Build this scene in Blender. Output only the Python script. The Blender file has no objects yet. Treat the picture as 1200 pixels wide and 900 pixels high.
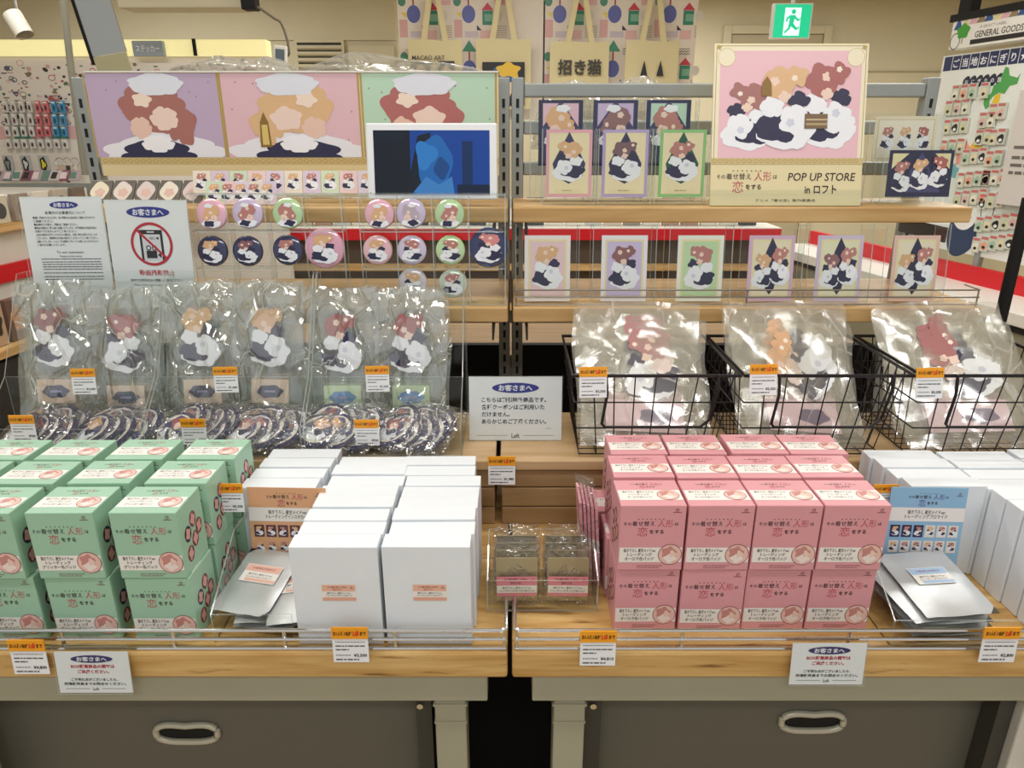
import bpy, bmesh, math, random
from mathutils import Matrix, Vector, Euler
random.seed(7)
S = bpy.context.scene
COL = S.collection
R = math.radians
# ---------------------------------------------------------------- camera, world, lights, exposure
CH, PITCH, FPX = 1.45, R(19.5), 832.0
cam_d = bpy.data.cameras.new('camera'); cam = bpy.data.objects.new('camera', cam_d); COL.objects.link(cam)
cam.location = (0, 0, CH); cam.rotation_euler = (math.pi/2 - PITCH, 0, 0)
cam_d.sensor_width = 36; cam_d.lens = FPX/1200*36; cam_d.clip_start = .05
S.camera = cam
W = bpy.data.worlds.new('store_ambient'); S.world = W; W.use_nodes = True
W.node_tree.nodes['Background'].inputs[0].default_value = (.97, .99, 1.0, 1)
W.node_tree.nodes['Background'].inputs[1].default_value = .6
S.view_settings.view_transform = 'Standard'; S.view_settings.look = 'None'
S.view_settings.exposure = -0.14; S.view_settings.gamma = 1; S.view_settings.use_curve_mapping = False
S.cycles.transparent_max_bounces = 40
S.cycles.max_bounces = 8
S.cycles.caustics_reflective = False; S.cycles.caustics_refractive = False

def area(name, loc, sx, sy, power, rot=(0, 0, 0), col=(1, .985, .96)):
    l = bpy.data.lights.new(name, 'AREA'); l.shape = 'RECTANGLE'; l.size = sx; l.size_y = sy
    l.energy = power; l.color = col
    o = bpy.data.objects.new(name, l); o.location = loc; o.rotation_euler = rot; COL.objects.link(o)
    return o
LAMPS = [(-1.1, .35, 14), (1.1, .35, 14), (0, -.9, 16), (-1.7, 2.3, 20), (1.5, 2.4, 20), (0, 3.5, 20), (-2.6, 4.9, 45), (2.9, 4.9, 60), (0, 1.35, 10), (.9, 5.9, 40)]
for x, y, p in LAMPS:
    area('ceiling_lamp_light', (x, y, 2.555), 1.15, .16, p)

def at(px, py, Y):
    u = (px-600)/FPX; v = (py-450)/FPX
    k = math.cos(PITCH) - v*math.sin(PITCH)
    d = Y/k
    return Vector((u*d, Y, CH - d*(math.sin(PITCH)+v*math.cos(PITCH))))
def atz(px, py, Z):
    u = (px-600)/FPX; v = (py-450)/FPX
    d = (CH-Z)/(math.sin(PITCH)+v*math.cos(PITCH))
    return Vector((u*d, d*(math.cos(PITCH)-v*math.sin(PITCH)), Z))

# ---------------------------------------------------------------- materials
def lin(h):
    if isinstance(h, str):
        h = h.lstrip('#'); c = [int(h[i:i+2], 16)/255 for i in (0, 2, 4)]
    else: c = h
    return tuple(x/12.92 if x <= .04045 else ((x+.055)/1.055)**2.4 for x in c) + (1,)
MC = {}
def pr(name, color, rough=.5, metal=0, spec=.5, emit=None, es=1, coat=0, bump=0, bscale=40, var=0):
    key = ('p', name)
    if key in MC: return MC[key]
    m = bpy.data.materials.new(name); m.use_nodes = True
    nt = m.node_tree; b = nt.nodes['Principled BSDF']
    b.inputs['Base Color'].default_value = lin(color); b.inputs['Roughness'].default_value = rough
    b.inputs['Metallic'].default_value = metal; b.inputs['Specular IOR Level'].default_value = spec
    b.inputs['Coat Weight'].default_value = coat
    if emit:
        b.inputs['Emission Color'].default_value = lin(emit); b.inputs['Emission Strength'].default_value = es
    if bump or var:
        tc = nt.nodes.new('ShaderNodeTexCoord'); n = nt.nodes.new('ShaderNodeTexNoise')
        n.inputs['Scale'].default_value = bscale; n.inputs['Detail'].default_value = 5
        nt.links.new(tc.outputs['Object'], n.inputs['Vector'])
        if bump:
            bp = nt.nodes.new('ShaderNodeBump'); bp.inputs['Strength'].default_value = bump; bp.inputs['Distance'].default_value = .004
            nt.links.new(n.outputs['Fac'], bp.inputs['Height']); nt.links.new(bp.outputs['Normal'], b.inputs['Normal'])
        if var:
            mx = nt.nodes.new('ShaderNodeMix'); mx.data_type = 'RGBA'; mx.blend_type = 'MULTIPLY'
            cr = nt.nodes.new('ShaderNodeValToRGB'); cr.color_ramp.elements[0].position = .35; cr.color_ramp.elements[1].position = .65
            cr.color_ramp.elements[0].color = (1-var,)*3+(1,); cr.color_ramp.elements[1].color = (1, 1, 1, 1)
            nt.links.new(n.outputs['Fac'], cr.inputs[0]); mx.inputs[0].default_value = 1
            mx.inputs[6].default_value = lin(color); nt.links.new(cr.outputs[0], mx.inputs[7])
            nt.links.new(mx.outputs[2], b.inputs['Base Color'])
    MC[key] = m
    return m
def ink(h, rough=.45):          # flat printed colour
    return pr('print_'+h.strip('#'), h, rough)

def wood(name, c1, c2, scale=(3, 40, 40), rough=.45, worn=0):
    m = bpy.data.materials.new(name); m.use_nodes = True
    nt = m.node_tree; b = nt.nodes['Principled BSDF']; N = nt.nodes.new; L = nt.links.new
    tc = N('ShaderNodeTexCoord'); mp = N('ShaderNodeMapping'); mp.inputs['Scale'].default_value = scale
    n = N('ShaderNodeTexNoise'); n.inputs['Scale'].default_value = 1.2; n.inputs['Detail'].default_value = 8; n.inputs['Distortion'].default_value = .6
    cr = N('ShaderNodeValToRGB'); cr.color_ramp.elements[0].color = lin(c1); cr.color_ramp.elements[1].color = lin(c2)
    cr.color_ramp.elements[0].position = .3; cr.color_ramp.elements[1].position = .72
    L(tc.outputs['Object'], mp.inputs[0]); L(mp.outputs[0], n.inputs['Vector']); L(n.outputs['Fac'], cr.inputs[0])
    out = cr.outputs[0]
    if worn:
        mp2 = N('ShaderNodeMapping'); mp2.inputs['Scale'].default_value = (9, 60, 90); L(tc.outputs['Object'], mp2.inputs[0])
        n2 = N('ShaderNodeTexNoise'); n2.inputs['Scale'].default_value = 1; n2.inputs['Detail'].default_value = 6; L(mp2.outputs[0], n2.inputs['Vector'])
        c2r = N('ShaderNodeValToRGB'); c2r.color_ramp.elements[0].position = .60; c2r.color_ramp.elements[1].position = .72
        c2r.color_ramp.elements[0].color = (1, 1, 1, 1); c2r.color_ramp.elements[1].color = lin('#8a6a3a')
        L(n2.outputs['Fac'], c2r.inputs[0])
        mx = N('ShaderNodeMix'); mx.data_type = 'RGBA'; mx.blend_type = 'MULTIPLY'; mx.inputs[0].default_value = worn
        L(out, mx.inputs[6]); L(c2r.outputs[0], mx.inputs[7]); out = mx.outputs[2]
    L(out, b.inputs['Base Color']); b.inputs['Roughness'].default_value = rough
    bp = N('ShaderNodeBump'); bp.inputs['Strength'].default_value = .12; bp.inputs['Distance'].default_value = .002
    L(n.outputs['Fac'], bp.inputs['Height']); L(bp.outputs[0], b.inputs['Normal'])
    return m

def clear(name, tint=(1, 1, 1), gloss=.1, rough=.05, milk=0.0, bump=0, scale=12, stretch=(1, 1, 1), ridge_glint=0, milkcol=(.9, .95, .95)):
    """thin clear plastic: transparent + fresnel gloss (+ a little milky scatter); wrinkles are bump relief, with highlight streaks painted pale along the creases"""
    m = bpy.data.materials.new(name); m.use_nodes = True
    nt = m.node_tree; nt.nodes.clear(); N = nt.nodes.new; L = nt.links.new
    out = N('ShaderNodeOutputMaterial'); tr = N('ShaderNodeBsdfTransparent'); tr.inputs[0].default_value = tint+(1,)
    gl = N('ShaderNodeBsdfGlossy'); gl.inputs['Roughness'].default_value = rough
    lw = N('ShaderNodeLayerWeight'); lw.inputs[0].default_value = .5
    pw = N('ShaderNodeMath'); pw.operation = 'POWER'; pw.inputs[1].default_value = 4; L(lw.outputs['Facing'], pw.inputs[0])
    mb_ = N('ShaderNodeMath'); mb_.operation = 'MULTIPLY_ADD'; mb_.inputs[1].default_value = .5; mb_.inputs[2].default_value = gloss; mb_.use_clamp = True
    L(pw.outputs[0], mb_.inputs[0])
    ge = N('ShaderNodeNewGeometry'); iv_ = N('ShaderNodeMath'); iv_.operation = 'MULTIPLY_ADD'; iv_.inputs[1].default_value = -1; iv_.inputs[2].default_value = 1; L(ge.outputs['Backfacing'], iv_.inputs[0])
    ma = N('ShaderNodeMath'); ma.operation = 'MULTIPLY'; L(mb_.outputs[0], ma.inputs[0]); L(iv_.outputs[0], ma.inputs[1])
    base = tr.outputs[0]
    glint_mask = None
    if bump:
        tc = N('ShaderNodeTexCoord'); mp = N('ShaderNodeMapping'); mp.inputs['Scale'].default_value = stretch; L(tc.outputs['Object'], mp.inputs[0])
        oi = N('ShaderNodeObjectInfo'); ad = N('ShaderNodeVectorMath'); ad.operation = 'ADD'
        sc = N('ShaderNodeVectorMath'); sc.operation = 'SCALE'; sc.inputs['Scale'].default_value = 37.0
        cx = N('ShaderNodeCombineXYZ'); L(oi.outputs['Random'], cx.inputs[0]); L(oi.outputs['Random'], cx.inputs[2]); L(cx.outputs[0], sc.inputs[0])
        L(mp.outputs[0], ad.inputs[0]); L(sc.outputs[0], ad.inputs[1])
        n1 = N('ShaderNodeTexNoise'); n1.inputs['Scale'].default_value = scale; n1.inputs['Detail'].default_value = 2; n1.inputs['Distortion'].default_value = 1.2
        L(ad.outputs[0], n1.inputs['Vector'])
        n2 = N('ShaderNodeTexVoronoi'); n2.feature = 'DISTANCE_TO_EDGE'; n2.inputs['Scale'].default_value = scale*2.1
        mixv = N('ShaderNodeMix'); mixv.data_type = 'VECTOR'; mixv.inputs[0].default_value = .05
        L(ad.outputs[0], mixv.inputs[4]); L(n1.outputs['Color'], mixv.inputs[5]); L(mixv.outputs[1], n2.inputs['Vector'])
        rp = N('ShaderNodeMapRange'); rp.inputs[1].default_value = 0; rp.inputs[2].default_value = .12; L(n2.outputs['Distance'], rp.inputs[0])
        mm = N('ShaderNodeMath'); mm.operation = 'MULTIPLY_ADD'; mm.inputs[1].default_value = .5; L(rp.outputs[0], mm.inputs[0]); L(n1.outputs['Fac'], mm.inputs[2])
        bp = N('ShaderNodeBump'); bp.inputs['Strength'].default_value = bump; bp.inputs['Distance'].default_value = .02
        L(mm.outputs[0], bp.inputs['Height']); L(bp.outputs[0], gl.inputs['Normal']); L(bp.outputs[0], lw.inputs['Normal'])
        if ridge_glint:  # pale crease lines mixed into the colour imitate streaky highlights
            iv = N('ShaderNodeMapRange'); iv.inputs[1].default_value = 0; iv.inputs[2].default_value = .03; iv.inputs[3].default_value = 1; iv.inputs[4].default_value = 0
            L(n2.outputs['Distance'], iv.inputs[0]); km = N('ShaderNodeMapRange'); km.inputs[1].default_value = .45; km.inputs[2].default_value = .6; L(n1.outputs['Fac'], km.inputs[0]); kk = N('ShaderNodeMath'); kk.operation = 'MULTIPLY'; L(iv.outputs[0], kk.inputs[0]); L(km.outputs[0], kk.inputs[1]); glint_mask = kk.outputs[0]
    if milk or ridge_glint:
        df = N('ShaderNodeBsdfDiffuse'); df.inputs[0].default_value = milkcol+(1,)
        tl = N('ShaderNodeBsdfTranslucent'); tl.inputs[0].default_value = milkcol+(1,)
        ms = N('ShaderNodeMixShader'); ms.inputs[0].default_value = .4; L(df.outputs[0], ms.inputs[1]); L(tl.outputs[0], ms.inputs[2])
        m2 = N('ShaderNodeMixShader'); L(base, m2.inputs[1]); L(ms.outputs[0], m2.inputs[2])
        if glint_mask is not None:
            q = N('ShaderNodeMath'); q.operation = 'MULTIPLY_ADD'; q.inputs[1].default_value = ridge_glint; q.inputs[2].default_value = milk
            L(glint_mask, q.inputs[0]); L(q.outputs[0], m2.inputs[0])
        else: m2.inputs[0].default_value = milk
        base = m2.outputs[0]
    mx = N('ShaderNodeMixShader'); L(ma.outputs[0], mx.inputs[0]); L(base, mx.inputs[1]); L(gl.outputs[0], mx.inputs[2])
    L(mx.outputs[0], out.inputs[0])
    return m

M_oak = wood('light_oak', '#b98f55', '#ddb981', (3, 30, 30), .42)
M_table = wood('worn_table_wood', '#b88a48', '#dfbb7c', (4, 40, 60), .42, worn=.8)
M_riser = wood('riser_wood', '#b39165', '#cfb088', (3, 30, 30), .4)
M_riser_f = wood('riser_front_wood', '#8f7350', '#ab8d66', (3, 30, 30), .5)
M_greypaint = pr('grey_painted_steel', '#aca993', .45, bump=.03, var=.05, bscale=8)
M_drawer = pr('dark_grey_drawer_board', '#67655b', .5, bump=.04, bscale=60)
M_darkmetal = pr('dark_metal', '#4a4a45', .5, .3)
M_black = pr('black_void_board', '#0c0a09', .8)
M_chrome = pr('chrome', '#e4e4e4', .16, 1)
M_railgrey = pr('rack_grey_steel', '#a2a7a4', .38, .35, var=.06, bscale=14)
M_slot = pr('slot_black', '#181818', .8)
M_wire = pr('black_wire', '#1c1719', .4, .2)
M_paper = pr('white_paper', '#eef0f3', .5)
M_carton = pr('white_carton', '#e9eef3', .5, var=.03, bscale=20)
M_acr = clear('clear_acrylic', (.975, .985, .98), .035, .03)
M_acredge = clear('acrylic_edge', (.8, .9, .87), .3, .15, milk=.4)
M_bag = clear('wrinkled_clear_bag', (.985, .99, .985), .2, .12, milk=.13, bump=.8, scale=9, stretch=(1.2, 1, .75), ridge_glint=.55, milkcol=(.93, .98, .95))
M_bag2 = clear('stacked_clear_bag', (.98, .98, .96), .11, .16, milk=.15, bump=.4, scale=5, stretch=(1, .6, .8), ridge_glint=.4, milkcol=(.92, .9, .84))
M_sleeve = clear('clear_sleeve', (.98, .98, .98), .14, .1, milk=.02, bump=.8, scale=24, ridge_glint=.14)
M_film = clear('loose_dust_sheet', (.93, .93, .9), .14, .14, milk=.45, bump=.8, scale=7, ridge_glint=.3, milkcol=(.75, .75, .7))
M_silver = pr('silver_foil', '#d4d8da', .36, .6, bump=.5, bscale=9)
M_mint = pr('mint_print_board', '#a0c9ae', .38, var=.03, bscale=14)
M_pink = pr('pink_print_board', '#de9da4', .38, var=.03, bscale=14)
M_ivory = pr('ivory_print', '#f0ece6', .4)
M_wall = pr('beige_wall', '#ccc4a8', .7, bump=.02, var=.04, bscale=3)
M_ceil = pr('ceiling_board', '#c9c2a6', .8, bump=.03, bscale=10)
M_red = pr('red_strip', '#cf1420', .4)
M_white = pr('white_laminate', '#e6e4dc', .4)
M_floor = None

# ---------------------------------------------------------------- mesh builder
def FR(o, u, v):
    u = Vector(u).normalized(); v = Vector(v).normalized(); n = u.cross(v)
    o = Vector(o)
    return Matrix(((u.x, v.x, n.x, o.x), (u.y, v.y, n.y, o.y), (u.z, v.z, n.z, o.z), (0, 0, 0, 1)))
def front(x=0, y=0, z=0): return FR((x, y, z), (1, 0, 0), (0, 0, 1))       # normal -Y
def top(x=0, y=0, z=0): return FR((x, y, z), (1, 0, 0), (0, 1, 0))         # normal +Z
def rside(x=0, y=0, z=0): return FR((x, y, z), (0, 1, 0), (0, 0, 1))       # normal +X
def lside(x=0, y=0, z=0): return FR((x, y, z), (0, -1, 0), (0, 0, 1))      # normal -X
TC = {}
def textmesh(s, bold=0):
    k = (s, bold)
    if k in TC: return TC[k]
    c = bpy.data.curves.new('t', 'FONT'); c.body = s; c.resolution_u = 2; c.offset = bold; c.space_line = 1.0
    o = bpy.data.objects.new('t', c); COL.objects.link(o)
    bpy.context.view_layer.update()
    m = bpy.data.meshes.new_from_object(o.evaluated_get(bpy.context.evaluated_depsgraph_get()))
    vs = [v.co.copy() for v in m.vertices]; fs = [tuple(p.vertices) for p in m.polygons]
    bpy.data.objects.remove(o); bpy.data.curves.remove(c); bpy.data.meshes.remove(m)
    xs = [v.x for v in vs] or [0]
    TC[k] = (vs, fs, min(xs), max(xs))
    return TC[k]
LAY = .00014
class MB:
    def __init__(s): s.v = []; s.f = []; s.m = []; s.mats = []
    def mi(s, m):
        if isinstance(m, str): m = ink(m)
        if m not in s.mats: s.mats.append(m)
        return s.mats.index(m)
    def add(s, vs, fs, mat, M=None):
        b = len(s.v); k = s.mi(mat)
        for v in vs: s.v.append((M @ Vector(v)) if M is not None else Vector(v))
        for f in fs: s.f.append(tuple(i+b for i in f)); s.m.append(k)
        return s
    def box(s, x0, y0, z0, x1, y1, z1, mat, M=None, bev=0):
        if bev:
            bm = bmesh.new(); bmesh.ops.create_cube(bm, size=1)
            for v in bm.verts:
                v.co = Vector(((x0+x1)/2+v.co.x*(x1-x0), (y0+y1)/2+v.co.y*(y1-y0), (z0+z1)/2+v.co.z*(z1-z0)))
            bmesh.ops.bevel(bm, geom=bm.edges[:], offset=bev, segments=2, affect='EDGES', profile=.5)
            bm.verts.index_update(); vs = [v.co.copy() for v in bm.verts]; fs = [tuple(v.index for v in f.verts) for f in bm.faces]; bm.free()
            return s.add(vs, fs, mat, M)
        vs = [(x0, y0, z0), (x1, y0, z0), (x1, y1, z0), (x0, y1, z0), (x0, y0, z1), (x1, y0, z1), (x1, y1, z1), (x0, y1, z1)]
        return s.add(vs, [(3, 2, 1, 0), (4, 5, 6, 7), (0, 1, 5, 4), (1, 2, 6, 5), (2, 3, 7, 6), (3, 0, 4, 7)], mat, M)
    def sheet(s, x0, y0, z0, x1, y1, z1, mat=None, edge=None, M=None):
        """clear acrylic sheet: two big faces clear, four narrow ones edge material"""
        mat = mat or M_acr; edge = edge or M_acredge
        vs = [(x0, y0, z0), (x1, y0, z0), (x1, y1, z0), (x0, y1, z0), (x0, y0, z1), (x1, y0, z1), (x1, y1, z1), (x0, y1, z1)]
        fs = [(3, 2, 1, 0), (4, 5, 6, 7), (0, 1, 5, 4), (1, 2, 6, 5), (2, 3, 7, 6), (3, 0, 4, 7)]
        d = [z1-z0, y1-y0, x1-x0]; k = d.index(min(d))
        big = {0: (0, 1), 1: (2, 4), 2: (3, 5)}[k]
        s.add(vs, [fs[i] for i in big], mat, M); return s.add(vs, [fs[i] for i in range(6) if i not in big], edge, M)
    def tube(s, pts, r, mat, n=6, closed=False, M=None):
        P = [Vector(p) for p in pts]; N = len(P); rings = []
        for i, p in enumerate(P):
            a = P[i-1] if (i or closed) else p; c = P[(i+1) % N] if (i < N-1 or closed) else p
            t = ((p-a).normalized() if (p-a).length else Vector()) + ((c-p).normalized() if (c-p).length else Vector())
            t = t.normalized() if t.length > 1e-6 else Vector((0, 0, 1))
            h = Vector((0, 0, 1)) if abs(t.z) < .9 else Vector((0, 1, 0))
            u = t.cross(h).normalized(); w = t.cross(u).normalized()
            rings.append([p+u*r*math.cos(2*math.pi*j/n)+w*r*math.sin(2*math.pi*j/n) for j in range(n)])
        vs = [q for g in rings for q in g]; fs = []
        for i in range(N if closed else N-1):
            a = i*n; b = ((i+1) % N)*n
            for j in range(n): fs.append((a+j, a+(j+1) % n, b+(j+1) % n, b+j))
        if not closed: fs.append(tuple(range(n))[::-1]); fs.append(tuple((N-1)*n+j for j in range(n)))
        return s.add(vs, fs, mat, M)
    # ---- flat print, on a frame
    def poly(s, fr, pts, mat, l=1):
        s.k = getattr(s, 'k', 0)+1; e = (s.k % 36)*2.5e-6
        return s.add([(x, y, l*LAY+e) for x, y in pts], [tuple(range(len(pts)))], mat, fr)
    def rect(s, fr, x0, y0, x1, y1, mat, l=1): return s.poly(fr, [(x0, y0), (x1, y0), (x1, y1), (x0, y1)], mat, l)
    def ell(s, fr, cx, cy, rx, ry, mat, l=1, n=20, rot=0):
        c, q = math.cos(rot), math.sin(rot); pts = []
        for i in range(n):
            a = 2*math.pi*i/n; x = rx*math.cos(a); y = ry*math.sin(a); pts.append((cx+x*c-y*q, cy+x*q+y*c))
        return s.poly(fr, pts, mat, l)
    def blob(s, fr, cx, cy, rx, ry, mat, l=1, k=5, amp=.1, ph=0, n=30):
        pts = []
        for i in range(n):
            a = 2*math.pi*i/n; r = 1+amp*math.sin(k*a+ph); pts.append((cx+rx*r*math.cos(a), cy+ry*r*math.sin(a)))
        return s.poly(fr, pts, mat, l)
    def ring(s, fr, cx, cy, rx, ry, w, mat, l=1, n=28):
        vs = []; fs = []
        for i in range(n):
            a = 2*math.pi*i/n
            vs += [(cx+rx*math.cos(a), cy+ry*math.sin(a), l*LAY), (cx+(rx-w)*math.cos(a), cy+(ry-w)*math.sin(a), l*LAY)]
            j = (i+1) % n; fs.append((2*i, 2*j, 2*j+1, 2*i+1))
        return s.add(vs, fs, mat, fr)
    def text(s, fr, t, x, y, h, mat, l=2, al='c', w=None, bold=.012, sx=1.0, slant=0):
        vs, fs, x0, x1 = textmesh(t, bold)
        if not vs: return s
        kx = h*sx
        if w: kx = w/(x1-x0)
        off = x - (x0+x1)/2*kx if al == 'c' else (x - x0*kx if al == 'l' else x - x1*kx)
        return s.add([(v.x*kx+off+v.y*h*slant, v.y*h+y-.38*h, l*LAY) for v in vs], fs, mat, fr)
    def bars(s, fr, x0, x1, ys, hh, mat, l=2, seed=1, full=False):
        """small print too fine to read: rows of short dashes"""
        r = random.Random(seed)
        for y in ys:
            x = x0; e = x1 if full else x0+(x1-x0)*r.uniform(.7, 1)
            while x < e:
                q = r.uniform(1.5, 5)*hh; s.rect(fr, x, y-hh/2, min(x+q, e), y+hh/2, mat, l); x += q+hh*.7
        return s
    def build(s, name, parent=None, smooth=False, loc=None, rot=None):
        me = bpy.data.meshes.new(name); me.from_pydata(s.v, [], s.f)
        for m in s.mats: me.materials.append(m)
        me.polygons.foreach_set('material_index', s.m)
        if smooth:
            me.polygons.foreach_set('use_smooth', [True]*len(s.f))
            me.set_sharp_from_angle(angle=R(40))
        me.update()
        o = bpy.data.objects.new(name, me); COL.objects.link(o)
        if parent: o.parent = parent
        if loc is not None: o.location = loc
        if rot is not None: o.rotation_euler = rot
        return o
def tag(o, label, cat, group=None):
    o['label'] = label; o['category'] = cat
    if group: o['group'] = group
    return o
def thing(name, label, cat, loc=(0, 0, 0), rot=(0, 0, 0), group=None):
    o = bpy.data.objects.new(name, None); o.empty_display_size = .02; COL.objects.link(o)
    o.location = loc; o.rotation_euler = rot
    return tag(o, label, cat, group)
def struct(o): o['kind'] = 'structure'; return o
def kids(o): return [c for c in bpy.data.objects if c.parent == o]
CH_CACHE = {}
def dup(o, label, loc=None, rot=None, group=None, scale=None):
    if o.name not in CH_CACHE: CH_CACHE[o.name] = [(c, kids(c)) for c in kids(o)]
    r = o.copy(); COL.objects.link(r)
    r['label'] = label
    if group: r['group'] = group
    if loc is not None: r.location = loc
    if rot is not None: r.rotation_euler = rot
    if scale is not None: r.scale = scale
    for c, g in CH_CACHE[o.name]:
        d = c.copy(); COL.objects.link(d); d.parent = r
        for x in g: e = x.copy(); COL.objects.link(e); e.parent = d
    return r
ORD = ['first', 'second', 'third', 'fourth', 'fifth', 'sixth', 'seventh', 'eighth', 'ninth', 'tenth', 'eleventh', 'twelfth', 'thirteenth', 'fourteenth', 'fifteenth', 'sixteenth', 'seventeenth', 'eighteenth', 'nineteenth', 'twentieth', 'twenty-first', 'twenty-second', 'twenty-third', 'twenty-fourth', 'twenty-fifth', 'twenty-sixth', 'twenty-seventh', 'twenty-eighth', 'twenty-ninth', 'thirtieth']

# print colours
NAVY, WHT, GOLD, CREAM, TAN, ROSE, SKIN, DKROSE = '#2b2a4a', '#eef0f6', '#b59a5a', '#ece0bd', '#dcb083', '#b97d76', '#ecd0c0', '#8a4b4b'
def rosette(mb, fr, cx, cy, rx, ry, mat, l, seed, n=5, mid=None):
    for i in range(n):
        a = 2*math.pi*i/n+seed
        mb.blob(fr, cx+rx*.5*math.cos(a), cy+ry*.5*math.sin(a), rx*.5, ry*.5, mat, l, 3, .12, a, 14)
    mb.blob(fr, cx, cy, rx*.6, ry*.6, mat, l+.6, 5, .1, seed, 14)
    if mid: mb.blob(fr, cx+rx*.3*math.cos(seed), cy+ry*.3*math.sin(seed), rx*.26, ry*.26, mid, l+1, 5, .2, seed, 12)
def motif(mb, fr, cx, cy, w, h, hair=TAN, l=3, seed=0, alt=False):
    """abstract stand-in for the printed artwork: a loose bouquet of rosettes and ruffles in the print's own colours"""
    r = random.Random(seed*7+1); sg = -1 if r.random() < .5 else 1
    rosette(mb, fr, cx-.02*w*sg, cy-.2*h, .45*w, .2*h, WHT, l, seed, 7)
    rosette(mb, fr, cx+.1*w*sg, cy-.17*h, .36*w, .16*h, NAVY, l+1, seed+1, 5)
    rosette(mb, fr, cx-.14*w*sg, cy-.1*h, .24*w, .16*h, WHT, l+2, seed+2, 5, '#cfd3e2')
    rosette(mb, fr, cx-.2*w*sg, cy+.09*h, .17*w, .1*h, NAVY, l+1, seed+3, 4)
    rosette(mb, fr, cx+.2*w*sg, cy+.03*h, .19*w, .11*h, '#e8d5cf' if alt else WHT, l+2, seed, 5)
    rosette(mb, fr, cx+.1*w*sg, cy+.26*h, .27*w, .17*h, hair, l+3, seed+1, 5, SKIN)
    rosette(mb, fr, cx-.16*w*sg, cy+.33*h, .17*w, .11*h, hair, l+4, seed+2, 4, '#f2e4d4')
    rosette(mb, fr, cx-.02*w, cy+.13*h, .1*w, .06*h, SKIN, l+4.5, seed, 4)
def bustmotif(mb, fr, cx, cy, w, h, hair=TAN, l=3, seed=0):
    sg = -1 if seed % 2 else 1
    rosette(mb, fr, cx, cy-.33*h, .45*w, .17*h, WHT, l, seed, 7); rosette(mb, fr, cx+.1*w*sg, cy-.34*h, .26*w, .14*h, NAVY, l+1, seed, 4)
    rosette(mb, fr, cx-.08*w*sg, cy+.16*h, .33*w, .27*h, hair, l+2, seed, 6, SKIN); rosette(mb, fr, cx+.2*w*sg, cy-.04*h, .2*w, .2*h, hair, l+2.7, seed+1, 4, '#f0dccb')
    rosette(mb, fr, cx-.15*w*sg, cy-.12*h, .16*w, .14*h, SKIN, l+3.5, seed, 5, '#dcb0a0'); rosette(mb, fr, cx+.06*w*sg, cy+.37*h, .2*w, .09*h, WHT, l+4, seed, 5)
TITLE_A = [('その着せ替え', -.78, .0, '#3b2a2a')]
def title(mb, fr, cx, cy, w, l=2, c1='#3a2626', c2='#c05560'):
    """series title lettering: two lines, mixed sizes, two colours"""
    e = w/9.2
    mb.text(fr, 'その', cx-w*.5, cy+e*.55, e*.72, c1, l, 'l', bold=.008)
    mb.text(fr, '着せ替え', cx-w*.345, cy+e*.6, e*.98, c1, l, 'l', bold=.004)
    mb.text(fr, '人形', cx+w*.12, cy+e*.62, e*1.5, c2, l, 'l', bold=.0, sx=.9)
    mb.text(fr, 'は', cx+w*.43, cy+e*.55, e*.7, c1, l, 'l')
    mb.text(fr, '恋', cx-w*.24, cy-e*.95, e*1.9, c2, l, 'l', bold=.0)
    mb.text(fr, 'をする', cx-w*.02, cy-e*.95, e*.85, c1, l, 'l', bold=.02)
    for i in range(7): mb.rect(fr, cx-w*.24+i*w*.075, cy+e*1.35, cx-w*.22+i*w*.075, cy+e*1.5, c1, l)
def emblem(mb, fr, x, y, s, c='#7a4a4a', l=2):
    mb.ring(fr, x, y, s*.5, s*.5, s*.16, c, l, 12); mb.rect(fr, x-s*.1, y+s*.2, x+s*.5, y+s*.4, c, l)
    mb.rect(fr, x-s*1.2, y-s*.85, x+s*1.2, y-s*.65, c, l)

# ================================================================ SETTING
def floor_mat():
    m = bpy.data.materials.new('floor_tile'); m.use_nodes = True
    nt = m.node_tree; b = nt.nodes['Principled BSDF']; tc = nt.nodes.new('ShaderNodeTexCoord')
    br = nt.nodes.new('ShaderNodeTexBrick'); br.offset = 0; br.inputs['Scale'].default_value = 1
    br.inputs['Brick Width'].default_value = .6; br.inputs['Row Height'].default_value = .6; br.inputs['Mortar Size'].default_value = .004
    br.inputs['Color1'].default_value = lin('#b49a70'); br.inputs['Color2'].default_value = lin('#bca278'); br.inputs['Mortar'].default_value = lin('#7c6a4c')
    nt.links.new(tc.outputs['Object'], br.inputs['Vector']); nt.links.new(br.outputs['Color'], b.inputs['Base Color'])
    b.inputs['Roughness'].default_value = .35
    return m
M_floor = floor_mat()
struct(MB().box(-5, -1.5, -.05, 5, 8.6, 0, M_floor).build('floor'))
# ceiling with a dropped beam and boxed soffit
struct(MB().box(-5, -1.5, 2.6, 5, 8.6, 2.65, M_ceil).build('ceiling'))
WY = 7.0
wb = MB().box(-5, WY, 0, 5, WY+.1, 2.6, M_wall)
struct(wb.build('wall_back'))
struct(MB().box(-5, -1.5, 0, -4.9, WY, 2.6, M_wall).build('wall_left'))
struct(MB().box(4.6, -1.5, 0, 4.7, WY, 2.6, M_wall).build('wall_right'))
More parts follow.
